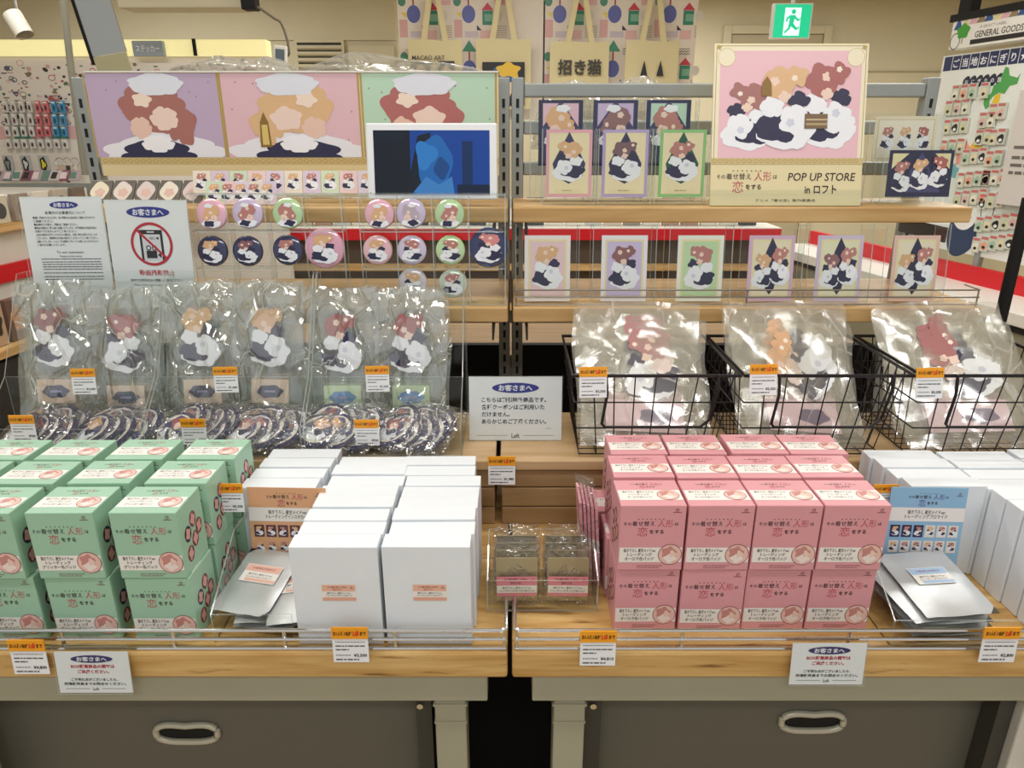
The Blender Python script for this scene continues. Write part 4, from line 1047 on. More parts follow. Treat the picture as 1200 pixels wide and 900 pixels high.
for i, (dx, dy, rz, rx, dz) in enumerate([(0, .0, 8, 6, 0), (.012, .004, 3, 8, .0075), (-.006, .002, -4, 10, .015), (.035, -.006, -12, 12, .0225), (-.028, .004, 13, 15, .031)]):
    q = foil(['silver foil bag at the bottom of the left pile', 'silver foil bag second from bottom of the left pile', 'silver foil bag in the middle of the left pile', 'silver foil bag with sticker, right one on top of the left pile', 'silver foil bag with sticker, left one on top of the left pile'][i], (-.338+dx, .868+dy, T+.012+dz), (R(rx), 0, R(-rz)), .086, .115, grp='silver foil bags left of the white cartons', proto=pr1); pr1 = pr1 or q
pr2 = None
for i in range(6):
    q = foil(['silver foil bag at the bottom of the right pile', 'silver foil bag second from bottom of the right pile', 'silver foil bag third from bottom of the right pile', 'silver foil bag fourth from bottom of the right pile', 'silver foil bag just beneath the top one of the right pile', 'silver foil bag with blue sticker on top of the right pile'][i], (.592+[0, .006, -.012, .004, -.014, .008][i], .856, T+.014+i*.0075), (R(3+i*1.1), R(0), R([2, 6, 12, 4, 11, 6][i])), .105, .125, '#a8c6e4', 'トレーディングブロマイド', 'silver foil bags in front of the blue flyer', pr2); pr2 = pr2 or q

# acrylic trays around the goods (each a tray)
def tray(name, label, x0, x1, y0, y1, z, hf, hb, th=.002, cat='tray', bottom=True, parts='lrfb'):
    t = thing(name, label, cat, ((x0+x1)/2, y0, z)); c = (x0+x1)/2; D = y1-y0; a, b = x0-c, x1-c
    if bottom: MB().sheet(a, 0, 0, b, D, th).build('base_sheet', t)
    if 'f' in parts: MB().sheet(a, 0, th, b, th, hf).build('front_wall', t)
    if 'b' in parts: MB().sheet(a, D-th, th, b, D, hb).build('back_wall', t)
    def side(x):
        m = MB(); pts = [(0, 0), (D, 0), (D, hb), (D*.55, hb), (0, hf)]
        vs = [(x, y, zz) for y, zz in pts]+[(x+th, y, zz) for y, zz in pts]; n = len(pts)
        m.add(vs, [tuple(range(n)), tuple(range(2*n-1, n-1, -1))], M_acr)
        m.add(vs, [(i, (i+1) % n, n+(i+1) % n, n+i) for i in range(n)], M_acredge); return m
    if 'l' in parts: side(a).build('side_wall', t)
    if 'r' in parts: side(b-th).build('side_wall', t)
    return t
tray('acrylic_divider', 'clear acrylic side tray beside the mint boxes', -.406, -.297, .796, .99, T-.0, .045, .11, bottom=False, parts='lf')
tray('acrylic_tray', 'clear acrylic tray around foil bags in front of the blue flyer', .512, .718, .79, 1.09, T-.0, .04, .14, bottom=False, parts='lf')
# clear box with bags in the centre
cb = tray('acrylic_box', 'small clear acrylic box of pink-label bags in the centre', -.036, .124, .862, .965, T+.0005, .052, .075)
def small_bag():
    t = thing('sample_bag', 'x', 'packet', group='pink-label bags in the clear box')
    m = MB(); nx, nz = 8, 9; vs = []; fs = []; w, h = .07, .094
    for s_ in (0, 1):
        b = len(vs)
        for j in range(nz+1):
            for i in range(nx+1):
                u, v = i/nx, j/nz; bul = .006*(math.sin(math.pi*u)**.6)*(1-v)**.7*(1 if 0 < u < 1 else 0)
                vs.append(((u-.5)*w, (-bul if s_ == 0 else bul)+.0008*math.sin(13*u+7*v)+(.004*v*v), v*h))
        for j in range(nz):
            for i in range(nx):
                q = b+j*(nx+1)+i; fs.append((q, q+1, q+nx+2, q+nx+1) if s_ == 0 else (q, q+nx+1, q+nx+2, q+1))
    m.add(vs, fs, M_sleeve); m.build('film', t, True)
    m = MB(); m.box(-.030, -.001, .006, .030, .001, .076, pr('foil_inner', '#b8ad8a', .3, .5)); m.build('inner_pouch', t)
    m = MB(); f = front(0, -.0075, 0)
    m.rect(f, -.029, .018, .029, .05, '#e08a98', 1); m.rect(f, -.029, .0235, .029, .0355, M_ivory, 2)
    m.text(f, 'その着せ替え人形は', -.002, .0455, .0042, '#5a2a35', 3, w=.034); m.text(f, '恋をする', -.002, .0395, .004, '#5a2a35', 3); m.text(f, '描き下ろし 星空メイドver.', 0, .0318, .0038, '#333333', 3, w=.042); m.text(f, 'トレーディングオーロラ缶バッジ', 0, .0268, .0038, '#333333', 3, w=.05)
    emblem(m, f, .023, .0455, .003, l=3)
    m.build('pink_label', t)
    return t
sb = small_bag(); n_ = 0
for k in range(4):
    for c in range(2):
        lb = 'clear bag with pink label, %s of the %s row in the clear box' % (['front one', 'second one', 'third one', 'back one'][k], ['left', 'right'][c])
        loc = (.007+c*.074, .876+k*.02, T+.003); rot = (R(-3), 0, R(1-2*c))
        if n_ == 0: sb.location = loc; sb.rotation_euler = rot; sb['label'] = lb
        else: dup(sb, lb, loc, rot)
        n_ += 1
# pink sachets standing left of pink boxes
sc0 = None
for k in range(5):
    m = MB().box(-.002, -.033, 0, .002, .033, .135, pr('pink_sachet', '#e59aa6', .3)); m.rect(lside(-.0022, .033, 0), .012, .05, .054, .085, M_ivory, 1); m.rect(front(0, -.0332, 0), -.0018, .06, .0018, .08, M_ivory, 1)
    t = thing('pink_sachet', 'x', 'packet', (.134-.0*k, .9+k*.0, T+.001), (0, R(-4), 0), 'pink sachets left of the pink boxes')
    t['label'] = 'flat pink sachet, %s one standing left of the pink boxes' % ORD[k]
    t.location = (.1315, .862+k*.034*1.0 + .03, T+.001) if False else (.133-.0005*k, 1.0+.0*k, T+.001)
    t.location = (.1335-k*.0055, .955+.004*k, T+.001)
    m.build('card', t)
    MB().box(-.0026, -.036, 0, .0026, .036, .15, M_sleeve).build('sleeve', t)

# ================================================================ LEFT BAG TRAYS
def step_tray(x0, x1, lb):
    t = thing('stepped_tray', lb, 'tray', ((x0+x1)/2, 1.118, RZ+.0005)); c = (x0+x1)/2; a, b = x0-c, x1-c
    MB().sheet(a, 0, 0, b, .2, .002).build('base_sheet', t)
    MB().sheet(a, 0, .002, b, .002, .05).build('front_wall', t)
    MB().sheet(a+.002, .078, .002, b-.002, .080, .118).build('middle_wall', t)
    MB().sheet(a, .198, .002, b, .2, .285).build('back_wall', t)
    for x in (a, b-.002):
        m = MB(); pts = [(0, .002), (.198, .002), (.198, .285), (.17, .285), (.078, .118), (0, .05)]; n = 6
        vs = [(x, y, z) for y, z in pts]+[(x+.002, y, z) for y, z in pts]
        m.add(vs, [tuple(range(n)), tuple(range(2*n-1, n-1, -1))], M_acr); m.add(vs, [(i, (i+1) % n, n+(i+1) % n, n+i) for i in range(n)], M_acredge)
        m.build('side_wall', t)
    return t
TX = [(-.905, -.636), (-.632, -.362), (-.358, -.087)]
for (a, b), n in zip(TX, ['left', 'middle', 'right']): step_tray(a, b, 'clear stepped acrylic tray, %s of three, holding standee bags' % n)

def pillow(m, w, h, bul, mat, seed=0, nx=9, nz=12, flare=0):
    r = random.Random(seed); ph = [r.uniform(0, 6) for _ in range(6)]
    vs = []; fs = []
    for s_ in (0, 1):
        b = len(vs)
        for j in range(nz+1):
            for i in range(nx+1):
                u, v = i/nx, j/nz; e = (math.sin(math.pi*u)*math.sin(math.pi*v)) if 0 < i < nx and 0 < j < nz else 0
                wr = .0035*math.sin(10*u+6*v+ph[0])*math.sin(8*v+3*u+ph[1])+.002*math.sin(23*u+ph[2])*math.sin(17*v+ph[3])
                vs.append(((u-.5)*(w+flare*v)+.003*math.sin(9*v+ph[4]), (-bul if s_ == 0 else bul)*e**.5+wr, v*h+.003*math.sin(7*u+ph[5])*v))
        for j in range(nz):
            for i in range(nx):
                q = b+j*(nx+1)+i; fs.append((q, q+1, q+nx+2, q+nx+1) if s_ == 0 else (q, q+nx+1, q+nx+2, q+1))
    m.add(vs, fs, mat)
HAIR = [DKROSE, '#a8686a', '#dbb58c', '#d9b08a', '#9c5a58', '#a05c5c']
def standee_bag(seed, hair, cloud='#3d3a5e', card='#e6cbb8', mat=None, w=.133, h=.262, group='bagged acrylic standees in the stepped trays'):
    t = thing('standee_bag', 'x', 'packet', group=group)
    m = MB(); pillow(m, w, h, .005, mat or M_bag, seed); m.build('clear_bag', t, True)
    m = MB(); f = front(0, -.001, 0)
    # acrylic slab of the standee, outline is a soft blob
    n = 28; pts = []
    for i in range(n):
        a = 2*math.pi*i/n; rr_ = 1+.07*math.sin(3*a+seed)+.04*math.sin(7*a); pts.append((.042*rr_*math.cos(a)*(1-.15*math.sin(a)), .160+.068*rr_*math.sin(a)))
    vs = [(x, 0, z) for x, z in pts]+[(x, .003, z) for x, z in pts]
    m.add(vs, [tuple(range(n)), tuple(range(2*n-1, n-1, -1))], M_acr); m.add(vs, [(i, (i+1) % n, n+(i+1) % n, n+i) for i in range(n)], M_acredge)
    m.build('acrylic_slab', t)
    m = MB(); motif(m, f, 0, .163, .083, .13, hair, 1, seed); m.build('printed_shape', t)
    m = MB(); m.box(-.034, -.001, .044, .034, .0015, .088, pr('base_card_'+card[1:], card, .35)); m.blob(front(0, -.0013, 0), 0, .066, .024, .012, cloud, 1, 6, .08, 1); m.rect(front(0, -.0013, 0), -.01, .064, .01, .068, '#9a93b8', 2)
    m.build('base_card', t)
    return t
cx6 = [-.838, -.712, -.568, -.446, -.312, -.186]
cl6 = [('#3d3a5e', '#e6cbb8')]*4+[('#5a8fc4', '#cfe0b8')]*2
yoff = [0, -.02, .0, 0, .0, 0]
HN = ['first from left', 'second from left', 'third from left', 'fourth from left', 'fifth from left', 'rightmost']
for c in range(6):
    pt = standee_bag(c*3+1, HAIR[c], *cl6[c])
    for k in range(3):
        loc = (cx6[c]+rj.uniform(-.002, .002)*k, 1.212+k*.017, RZ+.004+(.012 if c in (0, 2, 3) else 0)); rot = (R(-13+k*1.5), R(rj.uniform(-1, 1)), R(rj.uniform(-1, 1)))
        col_ = HN[c]
        lb = 'clear bag with maid-coloured standee, %s, %s one in its tray' % (col_, ['front', 'middle', 'back'][k])
        lb = lb.replace('maid-coloured standee', ['navy and dark rose standee', 'navy and muted rose standee', 'navy and blond standee', 'navy and blond standee', 'rose standee and blue card', 'rose standee and blue card'][c])
        if k == 0: pt.location = loc; pt.rotation_euler = rot; pt['label'] = lb
        else: dup(pt, lb, loc, rot)

def coaster(seed, hair):
    t = thing('round_mirror', 'x', 'badge', group='bagged round badges in the front trays')
    r_ = .0405
    m = MB(); n = 26
    prof = [(0, .0), (r_*.9, .0), (r_, .002), (r_*.97, .005), (r_*.8, .0065), (0, .0072)]
    vs = []; fs = []
    for (rr_, y) in prof[1:-1]: vs += [(rr_*math.cos(2*math.pi*i/n), -y, rr_*math.sin(2*math.pi*i/n)) for i in range(n)]
    for k in range(3):
        for i in range(n): fs.append((k*n+i, k*n+(i+1) % n, (k+1)*n+(i+1) % n, (k+1)*n+i))
    fs.append(tuple(range(n))[::-1]); fs.append(tuple(range(3*n, 4*n)))
    m.add(vs, fs, pr('badge_navy', '#35355a', .2, coat=.5)); m.build('disc', t, True)
    m = MB(); f = front(0, -.0068, 0)
    m.ell(f, 0, 0, r_*.8, r_*.8, '#e4dcd0', 1, 24); m.poly(f, [(-r_*.5, -r_*.55), (r_*.5, -r_*.55), (r_*.68, 0), (r_*.3, r_*.7), (-r_*.3, r_*.7), (-r_*.68, 0)], '#4a4a78', 2)
    m.blob(f, 0, -.012, .02, .014, WHT, 3, 7, .1, seed); m.blob(f, -.002, .012, .015, .014, hair, 4, 4, .15, seed); m.blob(f, .001, .008, .008, .008, SKIN, 5, 3, .1); m.blob(f, .004, -.006, .01, .008, NAVY, 4, 3, .2)
    m.build('printed_face', t)
    m = MB(); pillow(m, .094, .1, .009, M_sleeve, seed, 8, 8)
    for i in range(len(m.v)): m.v[i] = m.v[i]+Vector((0, -.003, -.05))
    m.build('clear_sleeve', t, True)
    return t
cp = [coaster(i, h) for i, h in enumerate([ROSE, TAN, '#a05c5c'])]
used = [False]*3
cxs = []
for c in range(6):
    for row in range(2):
        for k in range(4):
            x = cx6[c]+.020-(.022*k)+(.010 if row else 0)+rj.uniform(-.004, .004); y = 1.150+row*.024+k*.002
            q = (c+row) % 3
            loc = (x, y, RZ+.027+row*.006+k*.001); rot = (R(-52-rj.uniform(0, 18)), R(rj.uniform(-14, 10)), R(-14-rj.uniform(0, 22)))
            loc = (x+.02, y-.004, loc[2]+.002)
            if used[q]: dup(cp[q], 'x', loc, rot); 
            else: cp[q].location = loc; cp[q].rotation_euler = rot; used[q] = True
            o = COL.objects[-1] if False else None
# label every badge by place
bl = [o for o in COL.objects if o.type == 'EMPTY' and o.name.startswith('round_mirror')]
bl.sort(key=lambda o: (round(o.location.x, 3)))
for o in bl:
    o['category'] = 'badge'
    c = min(range(6), key=lambda i: abs(cx6[i]+.02-o.location.x)); row = 0 if o.location.y < 1.162 else 1
    sib = sorted([p for p in bl if min(range(6), key=lambda i: abs(cx6[i]+.02-p.location.x)) == c and (0 if p.location.y < 1.162 else 1) == row], key=lambda p: p.location.x)
    o['label'] = 'bagged round badge, %s in the %s pile under the %s standee' % (ORD[sib.index(o)], ['front', 'rear'][row], ['leftmost', 'second', 'third', 'fourth', 'fifth', 'rightmost'][c])

# ================================================================ BADGE CASES
def badge_case(px0, px1, cells, rows, label, ztop, zbot):
    Y = 1.352; a = at(px0, 300, Y).x; b = at(px1, 300, Y).x
    t = thing('badge_case', label, 'display case', ((a+b)/2, Y, zbot)); w = b-a; H = ztop-zbot; D = .03
    MB().sheet(-w/2, D, 0, w/2, D+.002, H).build('back_sheet', t)
    for i in range(cells+1):
        x = -w/2+w*i/cells; MB().sheet(x-.001, 0, 0, x+.001, D, H).build('divider', t)
    for j in range(rows+1):
        z = H*j/rows; z = min(z, H-.002); MB().sheet(-w/2, 0, z, w/2, D, z+.002).build('cell_floor', t)
        if j < rows: MB().sheet(-w/2, -.002, z, w/2, 0, z+.012).build('lip', t)
    return t
badge_case(228, 404, 4, 3, 'clear acrylic badge case with pink and navy badges, left one', 1.343, MIDZ+.001)
badge_case(424, 592, 4, 3, 'clear acrylic badge case with pastel badges beneath the tablet, right one', 1.343, MIDZ+.001)
def tin_badge(px, py, rpx, col, hair, label, Y=1.362, foil_=False):
    p = at(px, py, Y); r_ = rpx*1.37/832
    t = thing('tin_badge', label, 'badge', p, (R(-6), 0, 0), 'tin badges in the acrylic cases')
    n = 28; prof = [(1, 0), (1, -.003), (.96, -.0055), (.8, -.0075), (.5, -.0085)]
    m = MB(); vs = []; fs = []
    for rr_, y in prof: vs += [(r_*rr_*math.cos(2*math.pi*i/n), y, r_*rr_*math.sin(2*math.pi*i/n)) for i in range(n)]
    for k in range(len(prof)-1):
        for i in range(n): fs.append((k*n+i, k*n+(i+1) % n, (k+1)*n+(i+1) % n, (k+1)*n+i))
    fs.append(tuple(range(n))[::-1]); fs.append(tuple(range((len(prof)-1)*n, len(prof)*n)))
    m.add(vs, fs, pr('badge_'+col[1:], col, .18, .1 if not foil_ else .35, coat=1)); m.build('tin_disc', t, True)
    m = MB(); f = front(0, -.0088, 0); s_ = int(px)
    if r_ > .03 or py > 270: motif(m, f, 0, -.002, r_*1.5, r_*1.75, hair, 1, s_)
    else: bustmotif(m, f, 0, -.002, r_*1.45, r_*1.6, hair, 1, s_)
    m.build('printed_face', t)
PK, LV, MG, NV = '#e8b4c4', '#cfc0dc', '#b9d8a8', '#30345c'
for a in [(249, 251, 17.5, PK, TAN, 'pink tin badge with blond print, top left of left case'), (291, 250, 17.5, LV, ROSE, 'lilac tin badge, top row of left case'), (338, 250, 17.5, MG, ROSE, 'green tin badge, top row of left case'),
          (250, 294, 17.5, NV, TAN, 'navy tin badge with blond print, lower left of left case'), (291, 294, 17.5, NV, '#8f5f66', 'navy tin badge with dark rose print, second in lower row'), (338, 293, 17.5, NV, ROSE, 'navy tin badge with rose print, third in lower row of left case'),
          (381, 291, 23, '#e0a6bc', TAN, 'large pink tin badge at right of the left case'),
          (445, 251, 17, PK, TAN, 'pink tin badge, top left of right case'), (482, 250, 17, LV, '#b9aab8', 'lilac tin badge, top row of right case'), (527, 251, 17, MG, ROSE, 'green tin badge, top row of right case'),
          (443, 293, 17, '#eabcc4', TAN, 'pale pink tin badge, lower left of right case'), (483, 293, 17, '#d4c8e0', ROSE, 'pale lilac tin badge, lower row of right case'), (528, 293, 17, '#c3dfae', ROSE, 'pale green tin badge, lower row of right case'),
          (573, 290, 23, '#2c3560', '#d98a8a', 'large navy holographic tin badge at right end of right case'),
          (484, 331, 17, '#d8d0d8', TAN, 'grey-lilac tin badge half hidden behind the bags, left one'), (531, 332, 17, '#ccd8c8', ROSE, 'holographic tin badge half hidden behind the bags, right one')]:
    tin_badge(*a)

# ================================================================ HEADER PANEL, CARDS, TABLET
hpz0, hpz1 = 1.362, 1.567; hx0, hx1 = -.883, -.028
hp = thing('header_panel', 'long printed header panel in lilac, pink and green across the left rack', 'sign', ((hx0+hx1)/2, 1.598, hpz0))
hwid = hx1-hx0; hhei = hpz1-hpz0
MB().box(-hwid/2, 0, 0, hwid/2, .006, hhei, pr('header_cream', '#dfcfa0', .4)).build('board', hp)
MB().box(-hwid/2, -.003, hhei, hwid/2, .008, hhei+.003, M_white).build('white_top_edge', hp)
def hX(px): return at(px, 140, 1.598).x-(hx0+hx1)/2
m = MB(); f = front(0, -.0003, 0)
zA, zB = .038, hhei-.001
segs = [(108, 259, '#bda9c4'), (264, 421, '#dfb9c2'), (427, 580, '#b9d8c0')]
for i, (a, b, c) in enumerate(segs):
    m.rect(f, hX(a), zA, hX(b), zB, c, 1)
    for k in range(14):
        q = random.Random(i*50+k); m.blob(f, hX(a)+q.uniform(.02, .98)*(hX(b)-hX(a)), q.uniform(zA+.01, zB-.01), .0018, .0022, '#9a8a9c', 2, 4, .3, 1, 8)
    for x in (hX(a)-.003, hX(b)+.002): m.rect(f, x-.0012, zA, x+.0022, zB, GOLD, 2)
m.rect(f, -hwid/2, .024, hwid/2, .037, '#cdb67c', 1)
k = 0; x = -hwid/2+.01
while x < hwid/2-.01: m.ring(f, x, .0305, .0055, .004, .0012, '#a88c50', 2, 10); x += .0135; k += 1
m.build('coloured_fields', hp)
m = MB()
def hpix(px, py): q = at(px, py, 1.598); return q.x-(hx0+hx1)/2, q.z-hpz0
def clipblob(cx, cz, rx, rz, mat, l, k_, amp, ph):
    n = 32; pts = []; xl, xr = CLX
    for i in range(n):
        a = 2*math.pi*i/n; r = 1+amp*math.sin(k_*a+ph); pts.append((min(xr, max(xl, cx+rx*r*math.cos(a))), min(zB, max(zA, cz+rz*r*math.sin(a)))))
    m.poly(f, pts, mat, l)
def cros(cx, cz, rx, rz, mat, l, seed, n=5):
    for i in range(n):
        a = 2*math.pi*i/n+seed; clipblob(cx+rx*.5*math.cos(a), cz+rz*.5*math.sin(a), rx*.52, rz*.52, mat, l, 4, .1, a)
    clipblob(cx, cz, rx*.6, rz*.6, mat, l+.6, 5, .08, seed)
def bigart(px, hair, px_w, seed, up=0):
    s_ = px_w*1.53/832; x, z = hpix(px, 132+up); g = 1 if seed % 2 else -1
    cros(x+.005, z-.085, s_*.95, .045, '#e8e8f0', 3, seed, 7); cros(x-.01*g, z-.088, s_*.6, .035, NAVY, 4, seed, 5)
    cros(x-.008*g, z+.01, s_*.5, .055, hair, 5, seed, 6); cros(x+s_*.36*g, z-.025, s_*.24, .042, hair, 6, seed+1, 4)
    cros(x+.014*g, z-.012, s_*.22, .024, '#ecd3c6', 7, seed+1, 5); cros(x-s_*.28*g, z-.03, s_*.17, .022, '#e6c4b4', 7, seed, 5)
    clipblob(x-s_*.2*g, z+.025, s_*.14, .014, '#f0dccb', 8, 5, .15, seed); cros(x+.006*g, z+.055, s_*.42, .022, '#dfe3ee', 8, 0, 7); cros(x-s_*.05*g, z-.062, s_*.26, .018, '#f0f0f6', 9, 1, 5)
CLX = (hX(108), hX(259)); bigart(184, '#a86e66', 74, 1); CLX = (hX(264), hX(421)); bigart(343, '#dcb588', 84, 2); CLX = (hX(427), hX(580)); bigart(495, '#b06a68', 84, 3)
x_, z_ = hpix(311, 155); m.poly(f, [(x_-.012, z_-.03), (x_+.012, z_-.03), (x_+.009, z_+.02), (x_, z_+.04), (x_-.009, z_+.02)], '#8a6a2e', 9); m.poly(f, [(x_-.007, z_-.025), (x_+.007, z_-.025), (x_+.006, z_+.015), (x_-.006, z_+.015)], '#d8c070', 10)
m.build('abstract_artwork', hp)

# tablet
tp = at(507, 232, 1.425)
tb = thing('tablet', 'white tablet on the left shelf showing a dark blue picture', 'tablet', (tp.x, 1.425, TOPZ+.014), (R(-8), 0, 0))
tw, th_ = .252, .142
MB().box(-tw/2, 0, 0, tw/2, .009, th_, pr('tablet_white', '#eceef2', .25), bev=.003).build('casing', tb)
m = MB(); f = front(0, -.0003, 0)
def scr(c, e): return pr('screen_'+c[1:], '#05070a', .15, emit=c, es=e)
x0, x1, z0, z1 = -tw/2+.0145, tw/2-.0145, .008, th_-.0135
m.rect(f, x0, z0, x1, z1, scr('#0d3f8f', 1), 1)
m.rect(f, x0, z0, x0+.07, z1, scr('#06101e', 1), 2); m.rect(f, x0, z1-.02, x0+.06, z1, scr('#0a1626', 1), 3)
m.poly(f, [(x0+.06, z0), (x0+.085, z1-.01), (x0+.11, z1-.004), (x0+.1, z0)], scr('#0b1524', 1), 3)
m.blob(f, x0+.117, z0+.06, .034, .05, scr('#1d62a8', 1), 4, 5, .06, 1); m.poly(f, [(x0+.07, z0), (x0+.1, z0+.035), (x0+.125, z0+.02), (x0+.15, z0+.035), (x0+.155, z0)], scr('#3a7ab8', 1), 5)
m.blob(f, x0+.1, z0+.075, .02, .025, scr('#2a77bd', 1), 6, 3, .2, 1); m.blob(f, x0+.13, z0+.05, .014, .02, scr('#14457e', 1), 6, 4, .1, 1)
m.rect(f, x0+.17, z0+.02, x0+.19, z1-.02, scr('#0a2a55', 1), 3); m.rect(f, x0+.16, z0, x1, z0+.02, scr('#081c36', 1), 4)
m.build('screen', tb)
MB().ell(front(0, -.0004, 0), -tw/2+.006, .012, .0015, .0015, '#222222', 1).build('home_button', tb)
MB().box(-.06, .01, -.0125, .06, .055, -.002, M_acr).box(-.06, -.004, -.0125, .06, -.002, .006, M_acr).build('stand', tb)

# rows of tiny cards on the top left shelf
ci = 0
TCP = {}
def mini_card(x, y, z, w, h, bg, hair, label, seed, group):
    key = (bg, hair)
    if key not in TCP:
        t = thing('mini_card', label, 'card', (x, y, z), (R(-14), 0, 0), group)
        MB().box(-w/2, 0, 0, w/2, .001, h, pr('card_'+bg[1:], bg, .35)).build('card', t)
        m = MB(); motif(m, front(0, -.0002, 0), 0, h*.5, w*.8, h*.9, hair, 1, seed); m.build('print', t); TCP[key] = t
    else: dup(TCP[key], label, (x, y, z), (R(-14), 0, 0), group)
bgs = ['#e8dfd0', '#d8c8dc', '#cfe0c4', '#ecd0d2', '#ddd3e4']
for i in range(10):
    px = 236+i*21.5; p = at(px, 218, 1.50); mini_card(p.x, 1.50, TOPZ+.02, .036, .045, bgs[i % 5], [ROSE, TAN][i % 2], 'tiny printed card, %s from left in the rear row below the header' % ORD[i], i, 'tiny cards below the header')
for i in range(5):
    px = 252+i*15.5; p = at(px, 232, 1.46); mini_card(p.x, 1.455, TOPZ+.002, .026, .034, bgs[(i+2) % 5], [TAN, ROSE][i % 2], 'tiny printed card, %s from left in the front row above the badges' % ORD[i], i, 'tiny cards below the header')
st = MB(); a = at(232, 226, 1.49); b = at(450, 226, 1.49)
st.box(a.x, 1.497, 0, b.x, 1.515, .019, M_acr)
o = st.build('card_step', loc=(0, 0, TOPZ+.0005)); tag(o, 'low clear step under the rear row of tiny cards', 'stand')
# pale rounded tins at left end of the shelf
for i in range(5):
    a = at(110+i*27.5, 214, 1.5)
    t = thing('card_case', 'flat pale case, %s from left on the upper left shelf' % ORD[i], 'case', (a.x, 1.50, TOPZ+.001), (R(-38), 0, 0), 'pale flat cases on the upper left shelf')
    MB().box(-.022, 0, 0, .022, .006, .055, pr('case_grey', '#6a6660', .4), bev=.002).build('case', t)
    m = MB(); m.blob(front(0, -.0003, 0), -.001, .028, .018, .022, ['#e6dcc4', '#e0d4cc', '#d8ccc8', '#e4dccc', '#dccaca'][i], 1, 4, .07, .7); m.blob(front(0, -.0003, 0), .0, .024, .01, .01, '#d9b9ac', 2, 5, .12, i); m.build('cover_print', t)

# ================================================================ RIGHT SHELF CARDS
def photo_card(w, h, frame, field, inner, hair, seed, t, banner=True, diamond=True, label_=None):
    MB().box(-w/2, 0, 0, w/2, .0012, h, pr('card_'+frame[1:], frame, .3)).build('card', t)
    m = MB(); f = front(0, -.0002, 0); e = .006
    m.rect(f, -w/2+e, e, w/2-e, h-e, field, 1)
    if diamond: m.poly(f, [(0, h-.004), (w*.36, h*.5), (w*.3, h*.32), (0, h*.2), (-w*.3, h*.32), (-w*.36, h*.5)], inner, 2)
    m.build('border', t)
    m = MB(); motif(m, f, 0, h*.52, w*.78, h*.72, hair, 3, seed)
    if banner: m.rect(f, -w*.3, h*.07, w*.3, h*.13, '#e9ddb4', 3); m.bars(f, -w*.14, w*.14, [h*.1], .002, GOLD, 4, seed)
    m.build('abstract_artwork', t)
def holder(t, w, h, d=.03):
    m = MB(); m.sheet(-w/2, -.003, 0, w/2, -.0015, h); m.sheet(-w/2, -.0015, 0, -w/2+.0015, d, h); m.sheet(w/2-.0015, -.0015, 0, w/2, d, h); m.sheet(-w/2, 0, -.0015, w/2, d, 0)
    m.build('acrylic_holder', t)
# rear row
for i, (px, fr_, hair) in enumerate([(657, '#2b2d4a', TAN), (721, '#34355a', '#8f6a6a'), (783, '#2f3258', ROSE)]):
    p = at(px, 156, 1.53); t = thing('photo_card', ['navy photo card with blond print, left in the rear row', 'navy photo card with rose print, centre of the rear row', 'navy photo card with pink print, right in the rear row'][i], 'card', (p.x, 1.53, TOPZ+.0725), (R(-5), 0, 0), 'photo cards on the upper right shelf')
    w, h = .09, .127
    MB().box(-w/2, 0, 0, w/2, .0012, h, pr('card_'+fr_[1:], fr_, .25)).build('card', t)
    m = MB(); f = front(0, -.0002, 0)
    m.rect(f, -w*.42, h*.04, w*.42, h*.96, '#3c3d66', 1); m.poly(f, [(-w*.4, h*.95), (-w*.05, h*.95), (-w*.4, h*.6)], ['#dfb9c8', '#c9b5d8', '#b9d8c4'][i], 2); m.poly(f, [(w*.4, h*.95), (w*.05, h*.95), (w*.4, h*.6)], ['#dfb9c8', '#c9b5d8', '#b9d8c4'][i], 2)
    m.build('border', t)
    m = MB(); bustmotif(m, f, 0, h*.62, w*.85, h*.68, hair, 3, i); m.build('abstract_artwork', t)
    m = MB(); m.sheet(-.062, -.003, -.07, .062, -.0015, .1285); m.sheet(-.062, -.0015, -.07, -.0605, .03, .1285); m.sheet(.0605, -.0015, -.07, .062, .03, .1285); m.box(-.05, -.001, -.0705, .05, .02, -.001, M_acr); m.build('acrylic_holder', t)
for i, (px, fr_, inn, hair) in enumerate([(666, '#e6a9b8', '#3a3560', TAN), (731, '#b7a4d0', '#2f2f58', '#7a5a60'), (797, '#8fc47e', '#1f5a44', ROSE)]):
    p = at(px, 231, 1.455); t = thing('photo_card', ['pink-bordered photo card on the upper right shelf', 'lilac-bordered photo card on the upper right shelf', 'green-bordered photo card on the upper right shelf'][i], 'card', (p.x, 1.455, TOPZ+.016), (R(-5), 0, 0), 'photo cards on the upper right shelf')
    photo_card(.09, .127, fr_, '#ecdfb6', inn, hair, i+4, t); 
    m = MB(); m.sheet(-.053, -.003, -.014, .053, -.0015, .1285); m.sheet(-.053, -.0015, -.014, -.0515, .03, .1285); m.sheet(.0515, -.0015, -.014, .053, .03, .1285); m.box(-.045, -.001, -.0145, .045, .02, -.001, M_acr); m.build('acrylic_holder', t)
